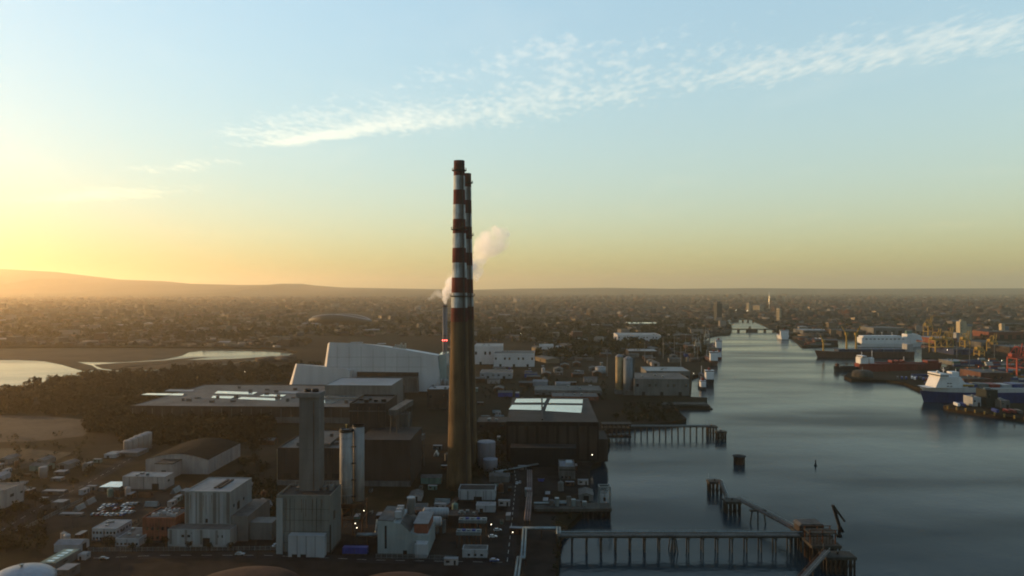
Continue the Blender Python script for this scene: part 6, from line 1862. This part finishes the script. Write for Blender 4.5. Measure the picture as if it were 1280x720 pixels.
# pipe racks between the plants
pipe_run('pipe bridge between the round flues and the gabled plant', [gz(447, 668, 9), gz(472, 668, 9), gz(474, 650, 9)], .45, 3, 1.1)
pipe_run('low pipe run behind the gabled plant towards the chimney foot', [gz(512, 640, 5), gz(560, 634, 5), gz(572, 622, 5)], .4, 3, 1.0, mat('pipe_rust', (.14, .07, .045), .7, .2, var=.3))
pipe_run('long low pipe run along the yard road below the boiler house', [gz(300, 700, 3), gz(430, 700, 3), gz(560, 703, 3), gz(628, 706, 3)], .3, 3, .8)
pipe_run('pipe run from the pale tank to the four panel hall', [gz(616, 590, 6), gz(640, 586, 6), gz(672, 580, 6)], .4, 2, 1.0)

# painted lines of the roads
mk_ = mat('road_paint', (.55, .54, .50), .8, var=.3, scale=.3)
for pts in ([(-60, 700), (0, 664), (60, 628), (110, 604), (160, 575), (205, 548), (250, 532)], [(60, 700), (200, 694), (330, 694), (470, 700), (640, 703)], [(634, 702), (640, 650), (645, 600), (640, 570)]):
    b_ = MB()
    P = [G(*p, LAND + .06) for p in pts]
    for i in range(len(P) - 1):
        v = P[i + 1] - P[i]; n = int(v.length / 9)
        s_v = Vector((-v.y, v.x, 0)).normalized() * .12
        for k in range(n):
            a, c = P[i] + v * (k / n), P[i] + v * ((k + .5) / n)
            b_.add([a - s_v, c - s_v, c + s_v, a + s_v], [(0, 1, 2, 3)])
    o = b_.build('road_marking', mk_); o['kind'] = 'structure'
# palisade fence along the yard road
for k, (a, c, lab) in enumerate((((110, 690), (345, 688), 'steel palisade fence in front of the process hall'), ((470, 698), (570, 700), 'steel palisade fence in front of the gabled plant'), ((20, 668), (112, 622), 'steel palisade fence along the car park road'), ((625, 566), (625, 610), 'steel palisade fence beside the blue-grey cylinder'))):
    A_, C_ = G(*a), G(*c)
    t = thing('palisade_fence', lab, 'fence', A_)
    v = C_ - A_; n = int(v.length / 2.5)
    pm2 = MB().box(-.06, .06, -.06, .06, -.1, 2.3).mesh('post'); pm2.materials.append(m_pipe)
    for j in range(n + 1): o = link('post', pm2, t); o.location = v * (j / n)
    for z in (.5, 1.9): MB().bar((0, 0, z), (v.x, v.y, z), .06, .08).build('rail', m_pipe, t)
    sl = MB()
    for j in range(n * 8): p = v * ((j + .5) / (n * 8)); sl.box(p.x - .04, p.x + .04, p.y - .01, p.y + .01, .1, 2.2)
    o = sl.build('pales', m_pipe, t); o['kind'] = 'stuff'
# seams, ladders and stains on the big walls
m_seam = mat('seam_dark', (.05, .048, .045), .9, var=.3)
m_streak = mat('rust_streak', (.16, .095, .06), .95, var=.5, scale=.3)


def seams(t, w, h, y, nx, nz, z0=1.0):
    for k in range(1, nx): MB().box(w * k / nx - .07, w * k / nx + .07, y - .05, y - .004, z0, h - .4).build('panel_joint', m_seam, t)
    for k in range(1, nz): MB().box(.2, w - .2, y - .06, y - .006, h * k / nz - .07, h * k / nz + .07).build('panel_joint', m_seam, t)


by = {}
for o in COL.objects:
    if 'label' in o and not o.parent: by.setdefault(o.name, o)
seams(by['boiler_house'], BH.w, BH.h, 0, 6, 5, 10.5)
bh = by['boiler_hall']
seams(bh, 50.5, 23.5, 0, 9, 3, 3.4)
rq = random.Random(9)
for nm, w, z0, z1, n in (('boiler_house', BH.w, 12, BH.h - .5, 7), ('boiler_hall', 50, 8, 23, 10), ('boiler_tower', 24, 12, 44, 8), ('process_hall', 22, 10, 23, 5)):
    for k in range(n):
        x, l = rq.uniform(.06, .94) * w, rq.uniform(.25, .8) * (z1 - z0)
        MB().add([(x - .12, -.1, z1), (x + .12, -.1, z1), (x + .05, -.1, z1 - l), (x - .05, -.1, z1 - l), (x - .12, -.012, z1), (x + .12, -.012, z1), (x + .05, -.012, z1 - l), (x - .05, -.012, z1 - l)], [(0, 3, 2, 1), (0, 1, 5, 4), (1, 2, 6, 5), (2, 3, 7, 6), (3, 0, 4, 7)]).build('rust_stain', m_streak, by[nm])
wp_ = by['waste_plant']
for k in range(1, 9):
    x0 = -62 + k * 14.6
    ztop = Z(428.5 + max(0, k - 3) * 2.6, dW) - LAND
    MB().box(x0 - .12, x0 + .12, -.12, -.006, 20, ztop - 4.5).build('panel_joint', m_grey, wp_)
for z in (30, 42): MB().box(-58, 62 if z < 35 else 55, -.14, -.008, z - .1, z + .1).build('panel_joint', m_grey, wp_)
